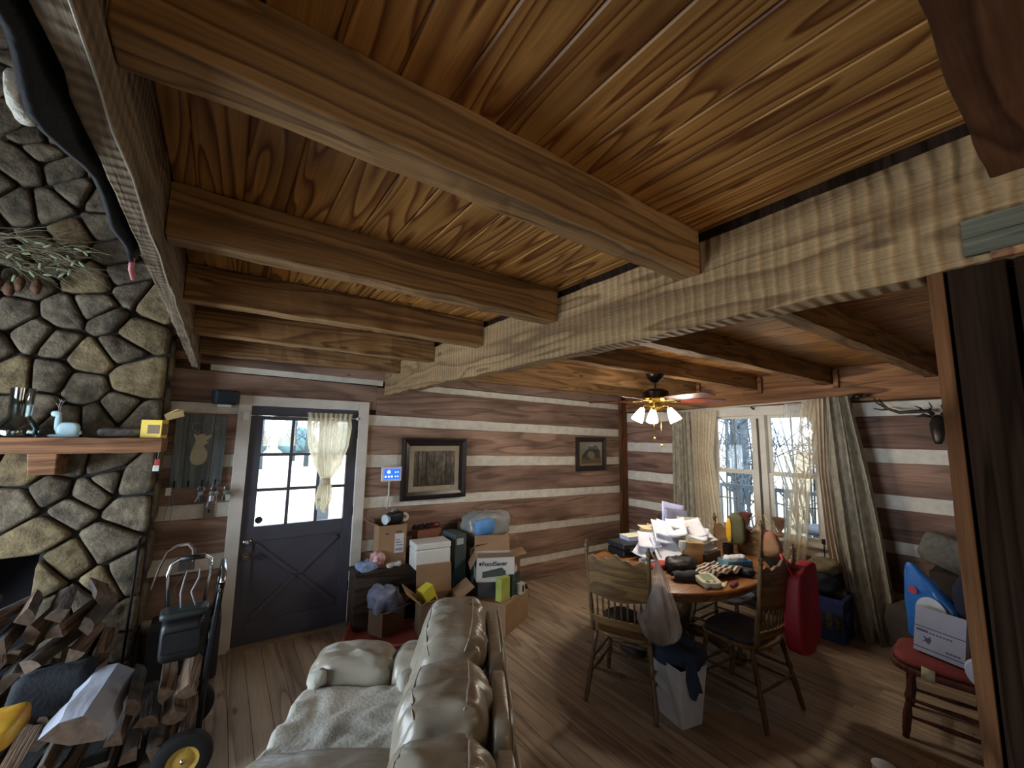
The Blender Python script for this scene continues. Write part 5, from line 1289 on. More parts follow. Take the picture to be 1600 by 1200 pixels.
# =================================================================== outdoors
gd = MB().bx(-60, 90, 4.46, 140, -.55, -.45).bx(5.36, 90, -60, 4.46, -.55, -.45).build('ground', M('pale gravel and dry grass', 'b9b09c', .95, nz=.7, col2='a39a84'), keep=True); gd['kind'] = 'structure'
pf = struct('porch_floor_1')
DECK = M('grey deck boards', '8d8d8c', .8, var=.12)
for k in range(16): MB().bx(5.42 + k * .15, 5.42 + k * .15 + .142, -1, 4.6, -.14, -.10).build('deck_board', DECK, pf)
PWD = M('weathered porch timber', '5d6977', .8, nz=4, col2='49545f')
ph1 = thing('porch', 'weathered porch with railing and roof beam outside the twin window', 'porch', (6.5, 2.2, 0))
for y in (-2.0, .15, 2.3): MB().bx(1.22, 1.32, y - .05, y + .05, -.45, 2.35).build('post', PWD, ph1)
MB().bx(1.18, 1.34, -3.2, 2.5, 2.18, 2.36).build('beam', PWD, ph1); MB().box8([(-1.1, -3.2, 2.62), (1.7, -3.2, 2.22), (1.7, 2.5, 2.22), (-1.1, 2.5, 2.62), (-1.1, -3.2, 2.67), (1.7, -3.2, 2.27), (1.7, 2.5, 2.27), (-1.1, 2.5, 2.67)]).build('roof', PWD, ph1)
for y in (-1.6, -.9, -.2, .5, 1.2, 1.9): MB().box8([(-1.0, y, 2.56), (1.6, y, 2.16), (1.6, y + .05, 2.16), (-1.0, y + .05, 2.56), (-1.0, y, 2.62), (1.6, y, 2.22), (1.6, y + .05, 2.22), (-1.0, y + .05, 2.62)]).build('rafter', PWD, ph1)
MB().bx(1.23, 1.31, -3.2, 2.4, .93, .99).build('top_rail', PWD, ph1); MB().bx(1.24, 1.29, -3.2, 2.4, .06, .12).build('bottom_rail', PWD, ph1)
bal = MB()
for k in range(36): bal.bx(1.25, 1.28, -3.15 + k * .155, -3.12 + k * .155, .12, .93)
b_ = bal.build('balusters', PWD, ph1); b_['kind'] = 'stuff'
pt_ = thing('patio_table', 'round dark patio table on the porch outside the window', 'table', (6.35, 2.05, -.1))
MB().lathe([(0, .76), (.40, .76), (.42, .775), (.40, .79), (0, .79)], n=28).build('top', M('navy table top', '3f4b66', .5), pt_, smooth=SMO); MB().tube([(0, 0, 0), (0, 0, .76)], .03, 10).lathe([(0, 0), (.25, 0), (.25, .03), (0, .05)], n=20).build('stem', BLKM, pt_, smooth=SMO)
gc = MB().puff((6.2, 1.15, .42), (.62, .75, 1.04), .35, 28, 16, .02, 5, 3)
tag(gc.build('covered_grill', M('slate blue cover', '6f86ac', .6, nz=4, col2='56698a'), smooth=True), 'slate blue covered grill on the porch outside the right sash', 'grill')
# front porch: post, beam and curved bracket, seen through the door glass
fp = thing('front_porch', 'blue-grey front porch post and scrolled bracket seen through the door window', 'porch', (1.12, 5.75, -.45))
MB().bx(-.07, .07, -.07, .07, 0, 1.62).build('post', PWD, fp); MB().bx(-.06, .06, -.05, .05, 1.62, 2.62).build('upper_post', PWD, fp)
MB().bx(-2.2, 2.5, -.06, .06, 2.62, 2.78).build('beam', PWD, fp)
MB().tube([(-.86 + .46 * (1 - math.cos(a)), 0, 2.02 + .60 * math.sin(a)) for a in [t * PI / 2 / 12 for t in range(13)]], .026, 8).build('bracket_arc', PWD, fp, smooth=True)
MB().tube([(-.70 + .07 * math.cos(a) * (1 - a / 9), 0, 2.53 + .07 * math.sin(a) * (1 - a / 9)) for a in [t * .5 for t in range(15)]], .015, 7).build('scroll', PWD, fp, smooth=True)
MB().bx(-.93, -.84, -.05, .05, 0, 2.62).build('post', PWD, fp)
# trees, bare and evergreen
TRK = M('grey tree bark', '46525e', .9, nz=3, col2='38434d'); EVG = M('hazy evergreen', '4f7078', .9, nz=2, col2='38555c', var=.2)
def bare_tree(seed):
    r = random.Random(seed); o = thing('bare_tree', '', 'tree')
    MB().tube([(0, 0, 0), (.05, 0, 2.5), (-.1, .1, 5), (.1, 0, 9)], [.16, .13, .10, .03], 7).build('trunk', TRK, o, smooth=True)
    b = MB()
    for k in range(34):
        z = r.uniform(.6, 8.4); a = r.uniform(0, 6.3); L = r.uniform(.5, 1.25); d = Vector((math.cos(a), math.sin(a), r.uniform(.3, 1.1)))
        p = [Vector((0, 0, z)), Vector((0, 0, z)) + d * L * .4, Vector((0, 0, z)) + d * L + Vector((r.uniform(-.3, .3), r.uniform(-.3, .3), r.uniform(0, .6)))]
        b.tube(p, [.045, .03, .012], 4)
        for j in range(3):
            q = p[1].lerp(p[2], r.random()); b.tube([q, q + Vector((r.uniform(-.6, .6), r.uniform(-.6, .6), r.uniform(.1, .7)))], [.018, .008], 4)
    x = b.build('branches', TRK, o, smooth=True); x['kind'] = 'stuff'
    return o
protos = [bare_tree(5), bare_tree(6), bare_tree(7)]
rt_ = random.Random(21); first = set(); n = 0
def place_tree(x, y, lab, grp, s=1.):
    global n
    k = n % 3; n += 1
    o = protos[k] if k not in first else copy_tree(protos[k]); first.add(k)
    o.location = (x, y, -.5); o.rotation_euler = (0, 0, rt_.uniform(0, 6)); o.scale = (s, s, s); o['label'] = lab; o['group'] = grp
for k in range(40):
    place_tree(11.5 + (k // 8) * 3.6 + rt_.uniform(-.4, .4), -1.5 + (k % 8) * 2.5 + (k // 8) % 2 * 1.2 + rt_.uniform(-.3, .3), 'bare tree in the thicket beyond the porch railing', 'bare trees beyond the porch', rt_.uniform(.6, 1.0))
sap = MB()
for k in range(260):
    x = rt_.uniform(8.5, 9.2); y = rt_.uniform(-3, 19); hh = rt_.uniform(1.5, 5.5); a = rt_.uniform(-.05, .05); b2 = rt_.uniform(-.25, .25)
    sap.tube([(x, y, -.5), (x + a * hh * .5, y + b2 * hh * .4, -.5 + hh * .5), (x + a * hh, y + b2 * hh, -.5 + hh)], [.02, .015, .006], 4)
    for j in range(4):
        z = rt_.uniform(.25, .9); q = Vector((x + a * hh * z, y + b2 * hh * z, -.5 + hh * z)); sap.tube([q, q + Vector((rt_.uniform(-.25, .25), rt_.uniform(-.7, .7), rt_.uniform(.2, .8)))], [.011, .004], 4)
tag(sap.build('sapling_thicket', TRK, smooth=True), 'tangle of thin saplings filling the woods beyond the porch', 'saplings', None, 'stuff')
for k in range(14):
    place_tree(-1 + (k % 7) * 3.0 + rt_.uniform(-.4, .4), 31 + (k // 7) * 7 + rt_.uniform(-1, 1), 'bare tree at the far edge of the yard behind the door window', 'bare trees across the yard', rt_.uniform(.8, 1.2))
for k in range(9):
    x = -2 + 4.4 * k; hdg = MB().puff((x, 52, .9), (3.4, 2.5, 3.0), .9, 18, 12, .5, .9, k)
    tag(hdg.build('evergreen_shrub', EVG, smooth=True), 'hazy evergreen shrub in the row across the yard', 'shrub', 'evergreen shrubs across the yard')
for k, (x, y) in enumerate(((.45, 7.2), (1.1, 7.4), (1.75, 7.1))):
    fl = MB()
    for j in range(60):
        p = Vector((x + rt_.uniform(-.22, .22), y + rt_.uniform(-.2, .2), -.45 + rt_.uniform(.05, .75))); a = rt_.uniform(0, 6)
        fl.add([p, p + Vector((.05 * math.cos(a), .05 * math.sin(a), .05)), p + Vector((.09 * math.cos(a), .09 * math.sin(a), .01)), p + Vector((.05 * math.cos(a), .05 * math.sin(a), -.03))], [(0, 1, 2, 3)])
    tag(fl.build('yard_bush', EVG), ['small bush low outside the left door pane', 'small bush low outside the middle door pane', 'small bush low outside the right door pane'][k], 'shrub', None, 'stuff')
# =================================================================== clutter on the dining table (top at z = .75)
T = .7505
PAPER = M('white paper', 'e2e3ea', .8, nz=6, col2='cfd2e0'); PAPER2 = M('cream envelope', 'd9c9a4', .8)
kc = thing('hard_case', 'black hard equipment case on the far left of the table', 'case', (3.20, 2.585, T), math.radians(-12))
MB().bx(-.19, .19, -.12, .12, 0, .06).build('body', BLK, kc, bevel=.012); MB().bx(-.19, .19, -.12, .12, .063, .11).build('lid', M('black case lid', '24282a', .5), kc, bevel=.012)
for x in (-.1, .1): MB().bx(x - .02, x + .02, -.127, -.119, .045, .08).build('latch', STEEL, kc, bevel=.002)
wbx = thing('flat_white_box', 'flat white box lying on the black hard case', 'box', (3.27, 2.60, T + .111), math.radians(-14))
MB().bx(-.13, .13, -.07, .07, 0, .032).build('tray', M('lavender white card', 'c9cce6', .6), wbx, bevel=.002); MB().bx(-.132, .132, -.072, .072, .032, .04).build('lid', M('cream lid', 'dcd9c4', .6), wbx, bevel=.002)
PENC = M('pen ink', '30343c', .6)
def sheet(name, label, loc, size, rz, rx=0, ry=0, mat=None, lines=6, curl=.01, thick=.004, group=None, cat='paper'):
    o = thing(name, label, cat, loc, math.radians(rz), group, math.radians(rx), math.radians(ry))
    w_, h_ = size
    def fn(u, v): return ((u - .5) * w_, (v - .5) * h_, curl * ((2 * u - 1) ** 2 + .5 * (2 * v - 1) ** 2) + thick)
    MB().grid(fn, 8, 8).build('page', mat or PAPER, o, smooth=True, solid=thick)
    if lines:
        m = MB()
        for k in range(lines):
            y0 = (.42 - .8 * k / lines) * h_
            x1 = .40 * w_ * (1 if k % 3 else .4)
            for q in range(6):
                u0 = lerp(-.40 * w_, x1, q / 6); u1 = lerp(-.40 * w_, x1, (q + 1) / 6)
                za = curl * ((2 * u0 / w_) ** 2 + .5 * (2 * y0 / h_) ** 2) + thick + .0008; zb = curl * ((2 * u1 / w_) ** 2 + .5 * (2 * y0 / h_) ** 2) + thick + .0008
                hh = h_ * .25 / lines
                m.add([(u0, y0, za), (u1, y0, zb), (u1, y0 + hh, zb), (u0, y0 + hh, za)], [(0, 1, 2, 3)])
        m.build('print', M('pale print grey', '9aa0b4', .8), o)
    return o
box_m = carton('magazine_box', 'open cardboard tray of mail in the middle of the table', (3.56, 2.52, T), (.34, .26, .16), -30, M('cream tray card', 'cfb98c', .7))
for k in range(5):
    MB().box((-.12 + .06 * k, 0, .12), (.006, .22, .20), ry=.25).build('folder', [PAPER2, M('grey folder', '7f7b78', .6), PAPER, M('plum folder', '6b5560', .6), PAPER][k], box_m)
sheet('letter', 'big printed letter leaning against the tray of mail', (3.24, 2.24, T + .085), (.24, .32), -35, 38, 0, None, 8)
sheet('letter', 'second printed letter behind the leaning one, slid to the right', (3.36, 2.29, T + .14), (.24, .30), -28, 42, 0, None, 7)
sheet('letter', 'white letter on top of the mail tray with a round stamp', (3.44, 2.40, T + .19), (.22, .26), -38, 30, 6, None, 5)
sheet('envelope', 'cream envelope lying across the top of the mail tray', (3.42, 2.53, T + .20), (.24, .12), -20, 8, 0, PAPER2, 0)
sheet('magazine', 'glossy grey magazine standing up in the stack of mail', (3.74, 2.47, T + .20), (.24, .32), -34, 62, 8, M('magazine cover', '7c7f96', .35, nz=9, col2='4a4c5c'), 3)
sheet('magazine', 'lavender magazine standing tallest in the mail stack', (3.80, 2.56, T + .24), (.24, .32), -30, 66, 12, M('lavender cover', 'b7bade', .4, nz=6, col2='9b9ec6'), 4)
sheet('magazine', 'folded newspaper tilted at the right end of the mail stack', (3.78, 2.36, T + .15), (.22, .30), -50, 58, 0, M('newsprint', 'b4b09c', .8, nz=30, col2='8f8c7c'), 6)
tag(MB().puff((3.93, 2.66, T + .14), (.30, .24, .27), .7, 28, 16, .02, 8, 4).build('black_bag', M('black nylon', '22231f', .7, bump=.3), smooth=True), 'slumped black bag on the table against the left drape', 'bag')
tw_ = thing('toy_bundle', 'bright blue and tan toy sticking out behind the mail tray', 'toy', (3.62, 2.68, T + .13))
MB().tube([(-.02, 0, 0), (.05, -.01, .05), (.11, -.02, .04)], .018, 8).build('blue_tube', M('bright blue plastic', '2f8fd0', .35), tw_, smooth=True); MB().tube([(-.06, 0, .02), (.0, 0, .06), (.06, 0, .10)], .008, 6).puff((-.06, 0, .02), (.05, .04, .04), .9, 10, 8).build('tan_stick', M('tan plastic', 'b89b6a', .5), tw_, smooth=True)
MB().bx(-.03, .06, -.03, .03, -.13, .0).build('stand', PAPER2, tw_)
tag(MB().bx(2.96, 3.02, 2.30, 2.33, T, T + .045).bx(2.99, 3.09, 2.25, 2.29, T, T + .03).build('clear_tray', M('clear plastic tray', 'c9ced6', .1, alpha=.6), bevel=.003), 'small clear plastic tray beside the chair post', 'tray')
rs = random.Random(9)
POS = ['near the hard case', 'against the mail tray', 'in the middle of the mail heap', 'beside the wooden frame', 'on the left slope of the mail heap', 'on the right slope of the mail heap', 'over the magazines', 'at the foot of the mail heap', 'at the back of the mail heap']
for k in range(9):
    sheet('letter', '%s loose page lying %s' % (['plain white', 'pale lavender', 'printed white', 'small white', 'crooked white', 'cream', 'half-folded white', 'narrow white', 'bluish white'][k], POS[k]), (3.16 + .055 * k + rs.uniform(-.03, .03), 2.42 - .035 * k + rs.uniform(-.05, .05), T + .02 + .19 * math.sin(PI * (k + 1) / 10) + .012 * k), (rs.uniform(.14, .22), rs.uniform(.18, .27)), rs.uniform(-70, -10), rs.uniform(5, 42), rs.uniform(-14, 14), PAPER2 if k == 5 else None, 4, .015)
# tulip in its clip stand
tp = thing('tulip_lamp', 'white tulip-shaped flower on a thin black stem', 'flower', (3.22, 2.08, T))
MB().lathe([(0, 0), (.045, 0), (.045, .012), (.008, .02), (0, .02)], n=18).tube([(0, 0, .01), (.0, 0, .135)], .003, 6).build('stem', BLK, tp, smooth=SMO)
MB().lathe([(0, .13), (.02, .133), (.034, .155), (.036, .18), (.028, .205), (.022, .205), (.0, .175)], n=14).build('bloom', M('white tulip', 'd6d3c4', .5), tp, smooth=SMO)
sg_ = thing('upright_frame', 'small wooden frame standing edge-on behind the tulip', 'frame', (3.37, 2.09, T), math.radians(48))
MB().bx(-.012, .012, -.09, .09, 0, .17).build('frame', M('light pine', 'c79e66', .5), sg_, bevel=.003)
cl = sheet('receipt', 'white receipt clipped and curling beyond the wooden frame', (3.56, 2.06, T + .10), (.13, .08), -25, 25, -10, None, 3, .012)
tag(MB().bx(3.42, 3.66, 2.0, 2.16, T, T + .085).build('brown_tin', M('dark brown tin', '4b3e36', .4), bevel=.006), 'dark brown box under the curling receipt', 'box')
# black bowl-like bag, red things, pouch
tag(MB().puff((3.12, 2.03, T + .05), (.30, .20, .11), .75, 30, 16, .02, 14, 6).build('black_pouch', M('black leather', '1f2023', .45, bump=.4), smooth=True), 'open black leather bag in front of the tulip', 'bag')
tag(MB().puff((3.02, 2.16, T + .025), (.20, .10, .05), .7, 24, 12, .012, 18, 2).build('red_cloth', M('coral red cloth', 'b34a44', .8), smooth=True), 'coral red scarf between the letters and the black bag', 'cloth')
pc = thing('cuff_pouch', 'dark blue-grey blood pressure cuff folded open at the front of the table', 'cuff', (2.94, 1.87, T), math.radians(-38))
def cuff(u, v):
    a = lerp(-.15, PI + .1, v); x = (u - .5) * .22
    return (x, .055 * math.cos(a) * (1 - .25 * abs(2 * u - 1)), .012 + .055 * abs(math.sin(a)) * (1 - .35 * abs(2 * u - 1)) + .006 * math.sin(u * 11))
MB().grid(cuff, 24, 14).build('cuff', M('slate cuff fabric', '343a42', .8, bump=.3, bscale=90), pc, smooth=True, solid=.008)
MB().tube([(.08, -.05, .02), (.12, -.10, .012), (.10, -.17, .012), (.03, -.20, .012)], .004, 6).build('hose', M('grey hose', '6d7074', .5), pc, smooth=True)
bp_ = thing('pressure_monitor', 'cream blood pressure monitor with a green-grey screen at the table edge', 'monitor', (2.985, 1.745, T), math.radians(-32), None, math.radians(7))
pl = [(math.copysign(abs(math.cos(a)) ** .5, math.cos(a)) * .075, math.copysign(abs(math.sin(a)) ** .5, math.sin(a)) * .09) for a in [2 * PI * k / 28 for k in range(28)]]
MB().prism(pl, .012, .05).build('housing', M('cream plastic', 'd8d6be', .35), bp_, bevel=.008)
MB().bx(-.042, .042, -.03, .06, .050, .0515).build('screen', M('lcd grey green', '9aa78c', .2), bp_); MB().lathe([(0, .05), (.014, .05), (.014, .055), (0, .055)], (-.03, -.06, 0), 14).lathe([(0, .05), (.010, .05), (.010, .055), (0, .055)], (.02, -.06, 0), 14).build('button', M('grey buttons', '8d9088', .4), bp_, smooth=SMO)
def blanket2(u, v):
    x = (u - .5) * .36; y = (v - .5) * .24
    z = .035 + .03 * math.sin(u * 9 + 3 * v) ** 2 * (1 - .5 * v) + .022 * mnoise.noise(Vector((u * 5, v * 5, 4))) - .035 * max(0, abs(2 * u - 1) - .75) * 4 * .8
    return (x, y, max(.004, z))
STR = bpy.data.materials.new('striped cloth'); STR.use_nodes = True
_n = STR.node_tree.nodes; _l = STR.node_tree.links; _b = _n['Principled BSDF']; _b.inputs['Roughness'].default_value = .9
_tc = _n.new('ShaderNodeTexCoord'); _wv = _n.new('ShaderNodeTexWave'); _wv.inputs['Scale'].default_value = 9; _wv.inputs['Distortion'].default_value = 1.2; _wv.bands_direction = 'Y'
_rp = _n.new('ShaderNodeValToRGB'); _rp.color_ramp.interpolation = 'CONSTANT'
_rp.color_ramp.elements[0].color = S('3d3436'); _rp.color_ramp.elements[1].color = S('d6c9b2'); _rp.color_ramp.elements[1].position = .72
_e = _rp.color_ramp.elements.new(.4); _e.color = S('8a7670')
_l.new(_tc.outputs['Object'], _wv.inputs[0]); _l.new(_wv.outputs['Fac'], _rp.inputs[0]); _l.new(_rp.outputs[0], _b.inputs['Base Color'])
stc = MB().grid(blanket2, 40, 28).build('striped_cloth', STR, smooth=True, solid=.01)
stc.location = (3.27, 1.83, T + .045); stc.rotation_euler.z = math.radians(-8)
tag(stc, 'folded dark and cream striped cloth at the front right of the table', 'cloth')
tbx = carton('blue_tissue_box', 'blue open box full of crumpled tissue on the right of the table', (3.50, 1.80, T), (.22, .13, .085), -25, M('blue tissue card', '2f78ae', .5, nz=6, col2='79b0c4'))
MB().puff((0, 0, .085), (.19, .10, .06), .8, 24, 12, .025, 26, 3).build('tissue', M('white tissue', 'd5dae4', .8, bump=.5), tbx, smooth=True)
tag(MB().lathe([(0, 0), (.045, 0), (.048, .09), (.043, .09), (.04, .01), (0, .01)], (3.93, 2.08, T), 20).build('black_mug', BLK, smooth=SMO), 'black mug near the back of the window-side chair', 'mug')
tag(MB().puff((3.43, 1.68, T + .03), (.10, .12, .06), .7, 18, 10).build('black_wallet', _mats['black leather'], smooth=True), 'black wallet beside the striped cloth', 'wallet')
pn = MB().box((3.13, 1.625, T + .012), (.13, .03, .02), .25); tag(pn.build('pen_case', M('dark red pen case', '6d2a34', .4), bevel=.006), 'dark red pen case at the front edge of the table', 'case')
sheet('envelope', 'cream envelope slipping out under the pressure monitor', (3.08, 1.70, T), (.15, .08), 20, 0, 0, PAPER2, 0, .002, .002)
sheet('note_card', 'tan card near the plastic bag at the left edge of the table', (2.80, 2.03, T), (.09, .07), -30, 0, 0, PAPER2, 0, .002, .002)

# =================================================================== bags and clothes on the chairs
FILM = sheer('thin grocery film', 'c4bbb6', .5, 9, (1, 1, .4), .45)
gbag = thing('grocery_bag', 'thin whitish plastic bag with brown contents hanging on the left chair post', 'bag', (2.47, 1.80, .50))
def pbg(v, q):
    k = interp([(-.27, 1.0), (-.15, 1.12), (0, .72), (.15, .42), (.27, .12)], v.z)
    a = math.atan2(q.y, q.x); k2 = 1 + .10 * math.sin(a * 7 + v.z * 9) + .06 * math.sin(a * 13)
    return Vector((v.x * k * k2, v.y * k * k2, v.z))
MB().puff((0, -.01, .23), (.22, .27, .54), .85, 48, 26, .01, 9, 2, fn=pbg).build('film', FILM, gbag, smooth=True)
MB().puff((0, 0, .17), (.13, .15, .32), .7, 20, 12, .02, 9, 4).build('contents', M('brown contents', '7a5a40', .7, nz=14, col2='b4a294'), gbag, smooth=True)
MB().tube([(-.0, .0, .48), (-.02, .02, .53), (.02, .01, .56), (.03, -.02, .50)], .007, 6).build('handle', FILM, gbag, smooth=True)
rb_ = thing('red_bag', 'bright red shopping bag hanging on the right chair back', 'bag', (3.345, 1.275, .40))
REDB = M('red woven bag', 'a01828', .6, nz=5, col2='74121f', bump=.8, bscale=9, stretch=(1, 1, .35))
def rbf(v, q):
    k = interp([(-.26, .92), (-.1, 1.05), (.1, .98), (.26, .90)], v.z)
    return Vector((v.x * k, v.y * (1.0 - .35 * (v.z + .26)) + .018 * math.sin(v.x * 22 + v.z * 3) * (.6 - v.z), v.z + .03 * q.x * (q.z > .5)))
MB().puff((0, 0, .27), (.33, .11, .53), .22, 44, 26, .008, 6, 3, fn=rbf).build('bag', REDB, rb_, smooth=True)
MB().tube([(-.13, .0, .50), (-.15, .03, .57), (-.14, .06, .62), (-.11, .05, .58), (-.04, .01, .52)], .012, 7, flat=.5).build('handle', M('bright red strap', 'd23040', .6), rb_, smooth=True)
tn = thing('tan_bag', 'tan and orange cloth bag hanging from the right post of the window-side chair', 'bag', (4.12, 1.83, .76))
MB().puff((0, 0, .11), (.13, .26, .24), .6, 36, 22, .012, 12, 5, fn=lambda v, q: Vector((v.x * interp([(-.12, 1), (.02, .9), (.12, .45)], v.z), v.y * interp([(-.12, 1), (.02, .92), (.12, .55)], v.z) + .008 * math.sin(v.z * 50), v.z))).build('bag', M('tan orange cloth', 'a48a66', .8, nz=6, col2='a0624a', bump=.5), tn, smooth=True)
for s in (-.05, .05): MB().tube([(0, s - .05, .22), (-.01, .02 + s * .3, .36), (0, s + .05, .22)], .006, 6).build('strap', M('straw strap', 'c5b084', .7), tn, smooth=True)
olv = MB().puff((3.99, 2.02, .97), (.07, .15, .28), .6, 24, 16, .015, 9, 3); ol_ = tag(olv.build('olive_jacket', M('olive cloth', '56543a', .9, bump=.3), smooth=True), 'olive and yellow vest hung over the window-side chair', 'vest')
onto(MB().puff((3.955, 2.075, .96), (.02, .05, .22), .7, 14, 12, .006, 20, 2).build('yellow_trim', M('yellow trim', 'e0b032', .6), smooth=True), ol_)
# white bin with a navy jacket over it
bn = thing('waste_bin', 'white plastic waste bin standing by the legs of the left chair', 'bin', (2.60, 1.745, 0), math.radians(-12)); bn.scale = (.88, .88, .97)
vs = []; pl2 = lambda w_, d_: [(-w_, -d_), (w_, -d_), (w_, d_), (-w_, d_)]
m = MB(); pr = [(.095, .115, 0), (.125, .15, .36), (.132, .157, .365), (.125, .15, .372), (.118, .143, .36), (.09, .11, .01)]
for i in range(len(pr) - 1):
    a, b = pl2(pr[i][0], pr[i][1]), pl2(pr[i + 1][0], pr[i + 1][1])
    for k in range(4): m.add([(*a[k], pr[i][2]), (*a[(k + 1) % 4], pr[i][2]), (*b[(k + 1) % 4], pr[i + 1][2]), (*b[k], pr[i + 1][2])], [(0, 1, 2, 3)])
m.add([(*p, 0) for p in pl2(.095, .115)], [(3, 2, 1, 0)]); m.add([(*p, .01) for p in pl2(.09, .11)], [(0, 1, 2, 3)])
m.build('bin', M('white bin plastic', 'c9cbd0', .35), bn, bevel=.012)
NAVY = M('navy cloth jacket', '34435f', .9, nz=7, col2='263148', bump=.4, bscale=50)
jk = MB().puff((2.635, 1.765, .385), (.31, .33, .15), .75, 34, 18, .03, 9, 7)
jko = tag(jk.build('navy_jacket', NAVY, smooth=True), 'navy jacket slumped over the white waste bin', 'jacket')
def slv(u, v):
    return (2.50 + .085 * u + .012 * v, 1.63 - .012 * u + .012 * math.sin(v * 4) - .012 * v, .41 - .2 * v - .02 * math.sin(u * 6))
onto(MB().grid(slv, 8, 12).build('sleeve', NAVY, smooth=True, solid=.02), jko)
tag(MB().puff((2.62, 2.22, .465), (.24, .26, .03), .6, 20, 8).build('flat_cushion', M('dark brown cushion', '3a332c', .9), smooth=True), 'thin dark cushion on the seat of the left chair', 'cushion')
shoe = MB().puff((2.98, 2.42, .04), (.12, .24, .075), .7, 20, 10); tag(shoe.build('shoe', M('dark brown shoe', '37302b', .6), smooth=True), 'dark shoe on the floor under the table', 'shoe')

# =================================================================== heap under the window
ck = thing('laundry_crate', 'dark blue plastic crate with yellowed contents on the floor below the window', 'crate', (4.86, 1.70, 0), math.radians(4))
BLU = M('dark blue crate plastic', '2f3d6a', .45)
m = MB().bx(-.20, .20, -.22, .22, 0, .02)
for z0, z1 in ((.02, .10), (.24, .36)):
    m.bx(-.20, -.185, -.22, .22, z0, z1).bx(.185, .20, -.22, .22, z0, z1).bx(-.185, .185, -.22, -.205, z0, z1).bx(-.185, .185, .205, .22, z0, z1)
m.bx(-.215, .215, -.235, -.205, .35, .375).bx(-.215, .215, .205, .235, .35, .375).bx(-.215, -.185, -.205, .205, .35, .375).bx(.185, .215, -.205, .205, .35, .375)
for k in range(7): m.bx(-.20, -.185, -.215 + .069 * k, -.199 + .069 * k, .10, .24)
for k in range(6): m.bx(-.19 + .07 * k, -.174 + .07 * k, -.22, -.205, .10, .24)
m.build('crate', BLU, ck); MB().puff((.0, 0, .15), (.35, .39, .24), .4, 28, 14, .012, 20, 3).build('contents', M('yellowed paper', 'a58d63', .8, nz=40, col2='3a3022'), ck, smooth=True)
tag(MB().puff((4.88, 1.72, .47), (.36, .40, .20), .7, 34, 18, .03, 9, 8).build('dark_clothes', M('dark folded clothes', '22262c', .9, bump=.5), smooth=True), 'heap of dark clothes on top of the blue crate', 'clothes')
tag(MB().puff((4.86, 1.64, .61), (.22, .26, .12), .7, 30, 16, .03, 14, 2).build('khaki_cloth', M('khaki cloth', '8b7c60', .9, nz=12, col2='5e543f', bump=.5), smooth=True), 'khaki webbing cloth on top of the dark clothes', 'cloth')
tag(MB().puff((4.92, 2.3, .30), (.40, .55, .56), .6, 30, 18, .03, 7, 6).build('dark_sack', M('black sack', '1e1f22', .8, bump=.3), smooth=True), 'big black sack on the floor behind the red bag', 'sack')
tag(MB().puff((4.96, 1.02, .22), (.36, .42, .42), .6, 30, 18, .03, 8, 9).build('grey_bundle', M('grey brown cloth', '4a443f', .9, bump=.4), smooth=True), 'grey-brown bundle on the floor between the drape and the red-seated chair', 'bundle')

# =================================================================== on and behind the red-seated chair
mb_ = thing('mailing_box', 'white mailing box propped on the maroon seat pad', 'box', (3.765, .70, .470), math.radians(-108), None, math.radians(-14))
PMB = M('white mailer card', '8d8fa0', .6)
mb_.scale = (1.2, 1, .95); MB().bx(-.105, .105, -.02, .02, 0, .285).build('box', PMB, mb_, bevel=.002)
IB = M('blue grey ink', '3c425c', .6)
m = MB()
for z in (.155, .025): m.bx(-.105, .105, -.0212, -.0204, z, z + .006)
m.bx(-.095, -.045, -.0212, -.0204, .128, .142)
for k in range(7): m.bx(-.04 + .014 * k, -.03 + .014 * k, -.0212, -.0204, .127, .136)
for k in range(4): m.bx(.03 + .015 * k, .042 + .015 * k, -.0212, -.0204, .045, .055)
m.build('box_print', IB, mb_)
MB().prism([(-.07, .065), (-.055, .085), (-.065, .105), (-.045, .095), (-.035, .11), (-.03, .085), (-.04, .06), (-.055, .075)], .0204, .0212, Matrix.Rotation(PI / 2, 4, 'X')).build('eagle_mark', IB, mb_)
bbg = thing('blue_bag', 'glossy blue packet with a white label and red spot on the captain chair', 'packet', (4.02, .76, .468), math.radians(-105))
def bbf(v, q):
    hw = interp([(-.25, .13), (0, .135), (.09, .115), (.19, .05), (.25, .02)], v.z); c = interp([(-.25, .0), (0, .0), (.09, -.02), (.19, -.075), (.25, -.10)], v.z)
    th = interp([(-.25, .8), (-.05, 1.05), (.12, .7), (.25, .12)], v.z)
    return Vector((c + v.x / .135 * hw, v.y * th + .004 * math.sin(v.x * 60 + v.z * 30), v.z))
MB().puff((0, 0, .245), (.27, .13, .49), .5, 44, 30, .006, 12, 3, fn=bbf, pz=.22).build('bag', M('glossy blue film', '2c69b0', .25, nz=4, col2='27589a', bump=.6, bscale=22), bbg, smooth=True)
MB().lathe([(0, 0), (.095, 0), (.095, .004), (0, .004)], (0, 0, 0), 26, Matrix.Translation((.03, -.072, .20)) @ Matrix.Rotation(PI / 2, 4, 'X') @ Matrix.Diagonal((.9, 1.15, 1, 1))).build('label', M('pale label film', 'c0c6cc', .25), bbg, smooth=SMO)
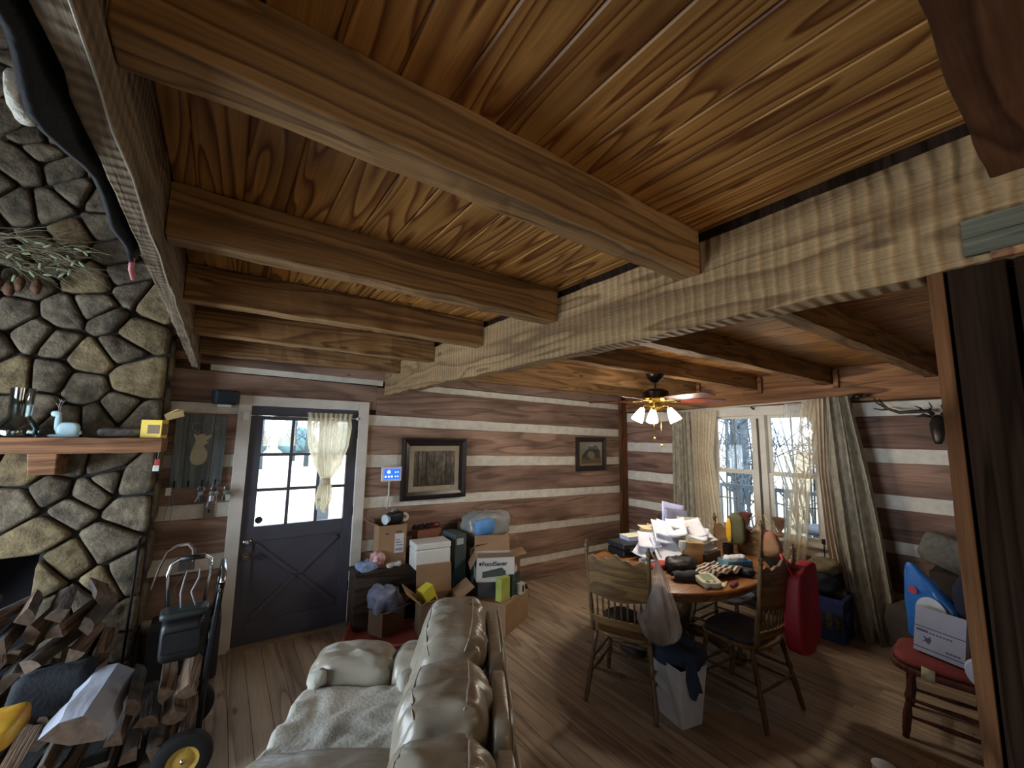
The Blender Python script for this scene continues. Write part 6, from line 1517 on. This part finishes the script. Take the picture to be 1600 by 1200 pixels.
MB().lathe([(0, 0), (.024, 0), (.024, .004), (0, .004)], (0, 0, 0), 18, Matrix.Translation((-.065, -.060, .325)) @ Matrix.Rotation(PI / 2, 4, 'X')).build('red_spot', M('red print', 'b0484c', .3), bbg, smooth=SMO)
MB().bx(-.035, .085, -.0782, -.077, .215, .220).bx(-.035, -.01, -.0782, -.077, .185, .20).build('label_print', INK, bbg)
tag(MB().puff((4.08, .53, .70), (.26, .24, .48), .6, 32, 20, .03, 8, 4).build('dark_jacket', M('dark navy cloth', '1c2232', .9, bump=.4), smooth=True), 'dark navy jacket heaped at the right side of the captain chair', 'jacket')
pw_ = MB().puff((4.72, .72, .93), (.16, .42, .26), .55, 30, 16, .012, 6, 3, X=Matrix.Translation((4.72, .72, .93)) @ Matrix.Rotation(.35, 4, 'X') @ Matrix.Translation((-4.72, -.72, -.93)))
tag(pw_.build('grey_cushion', M('grey mottled cushion', '6b6760', .9, nz=30, col2='55524c'), smooth=True), 'grey mottled cushion leaning high on the stacked boxes by the wall', 'cushion')
stk = carton('stacked_box', 'tall dark carton standing against the right wall under the grey cushion', (4.85, .62, 0), (.45, .50, .80), 0, M('dark brown card', '3b312a', .8), closed=True)
MB().bx(-.10, .10, -.2515, -.2505, .3, .5).build('label', M('dim label', '6a6258', .7), stk)
tag(MB().box((3.60, .73, .41), (.006, .06, .075), 0, .1).build('paper_tag', M('cream tag', 'bdb594', .7, nz=20, col2='8d8468'), smooth=True), 'cream paper tag dangling from the maroon seat pad', 'tag')
wr_ = MB().lathe([(0, 0), (.07, .004), (.082, .02), (.07, .036), (0, .04)], (0, 0, 0), 24, Matrix.Translation((3.55, .50, .52)) @ Matrix.Rotation(PI / 2, 4, 'Y') @ Matrix.Rotation(.3, 4, 'X'))
tag(wr_.build('white_dish', M('pale blue white plastic', 'aeb7c6', .4), smooth=SMO), 'round pale plastic dish tucked between seat pad and partition', 'dish')
cup = MB().lathe([(0, 0), (.042, 0), (.05, .11), (.052, .115), (.035, .122), (0, .124)], (2.99, .815, 0), 22)
tag(cup.build('white_cup', M('white cup', 'e6ebf5', .4), smooth=SMO), 'white lidded cup on the floor at the bottom edge of the view', 'cup')
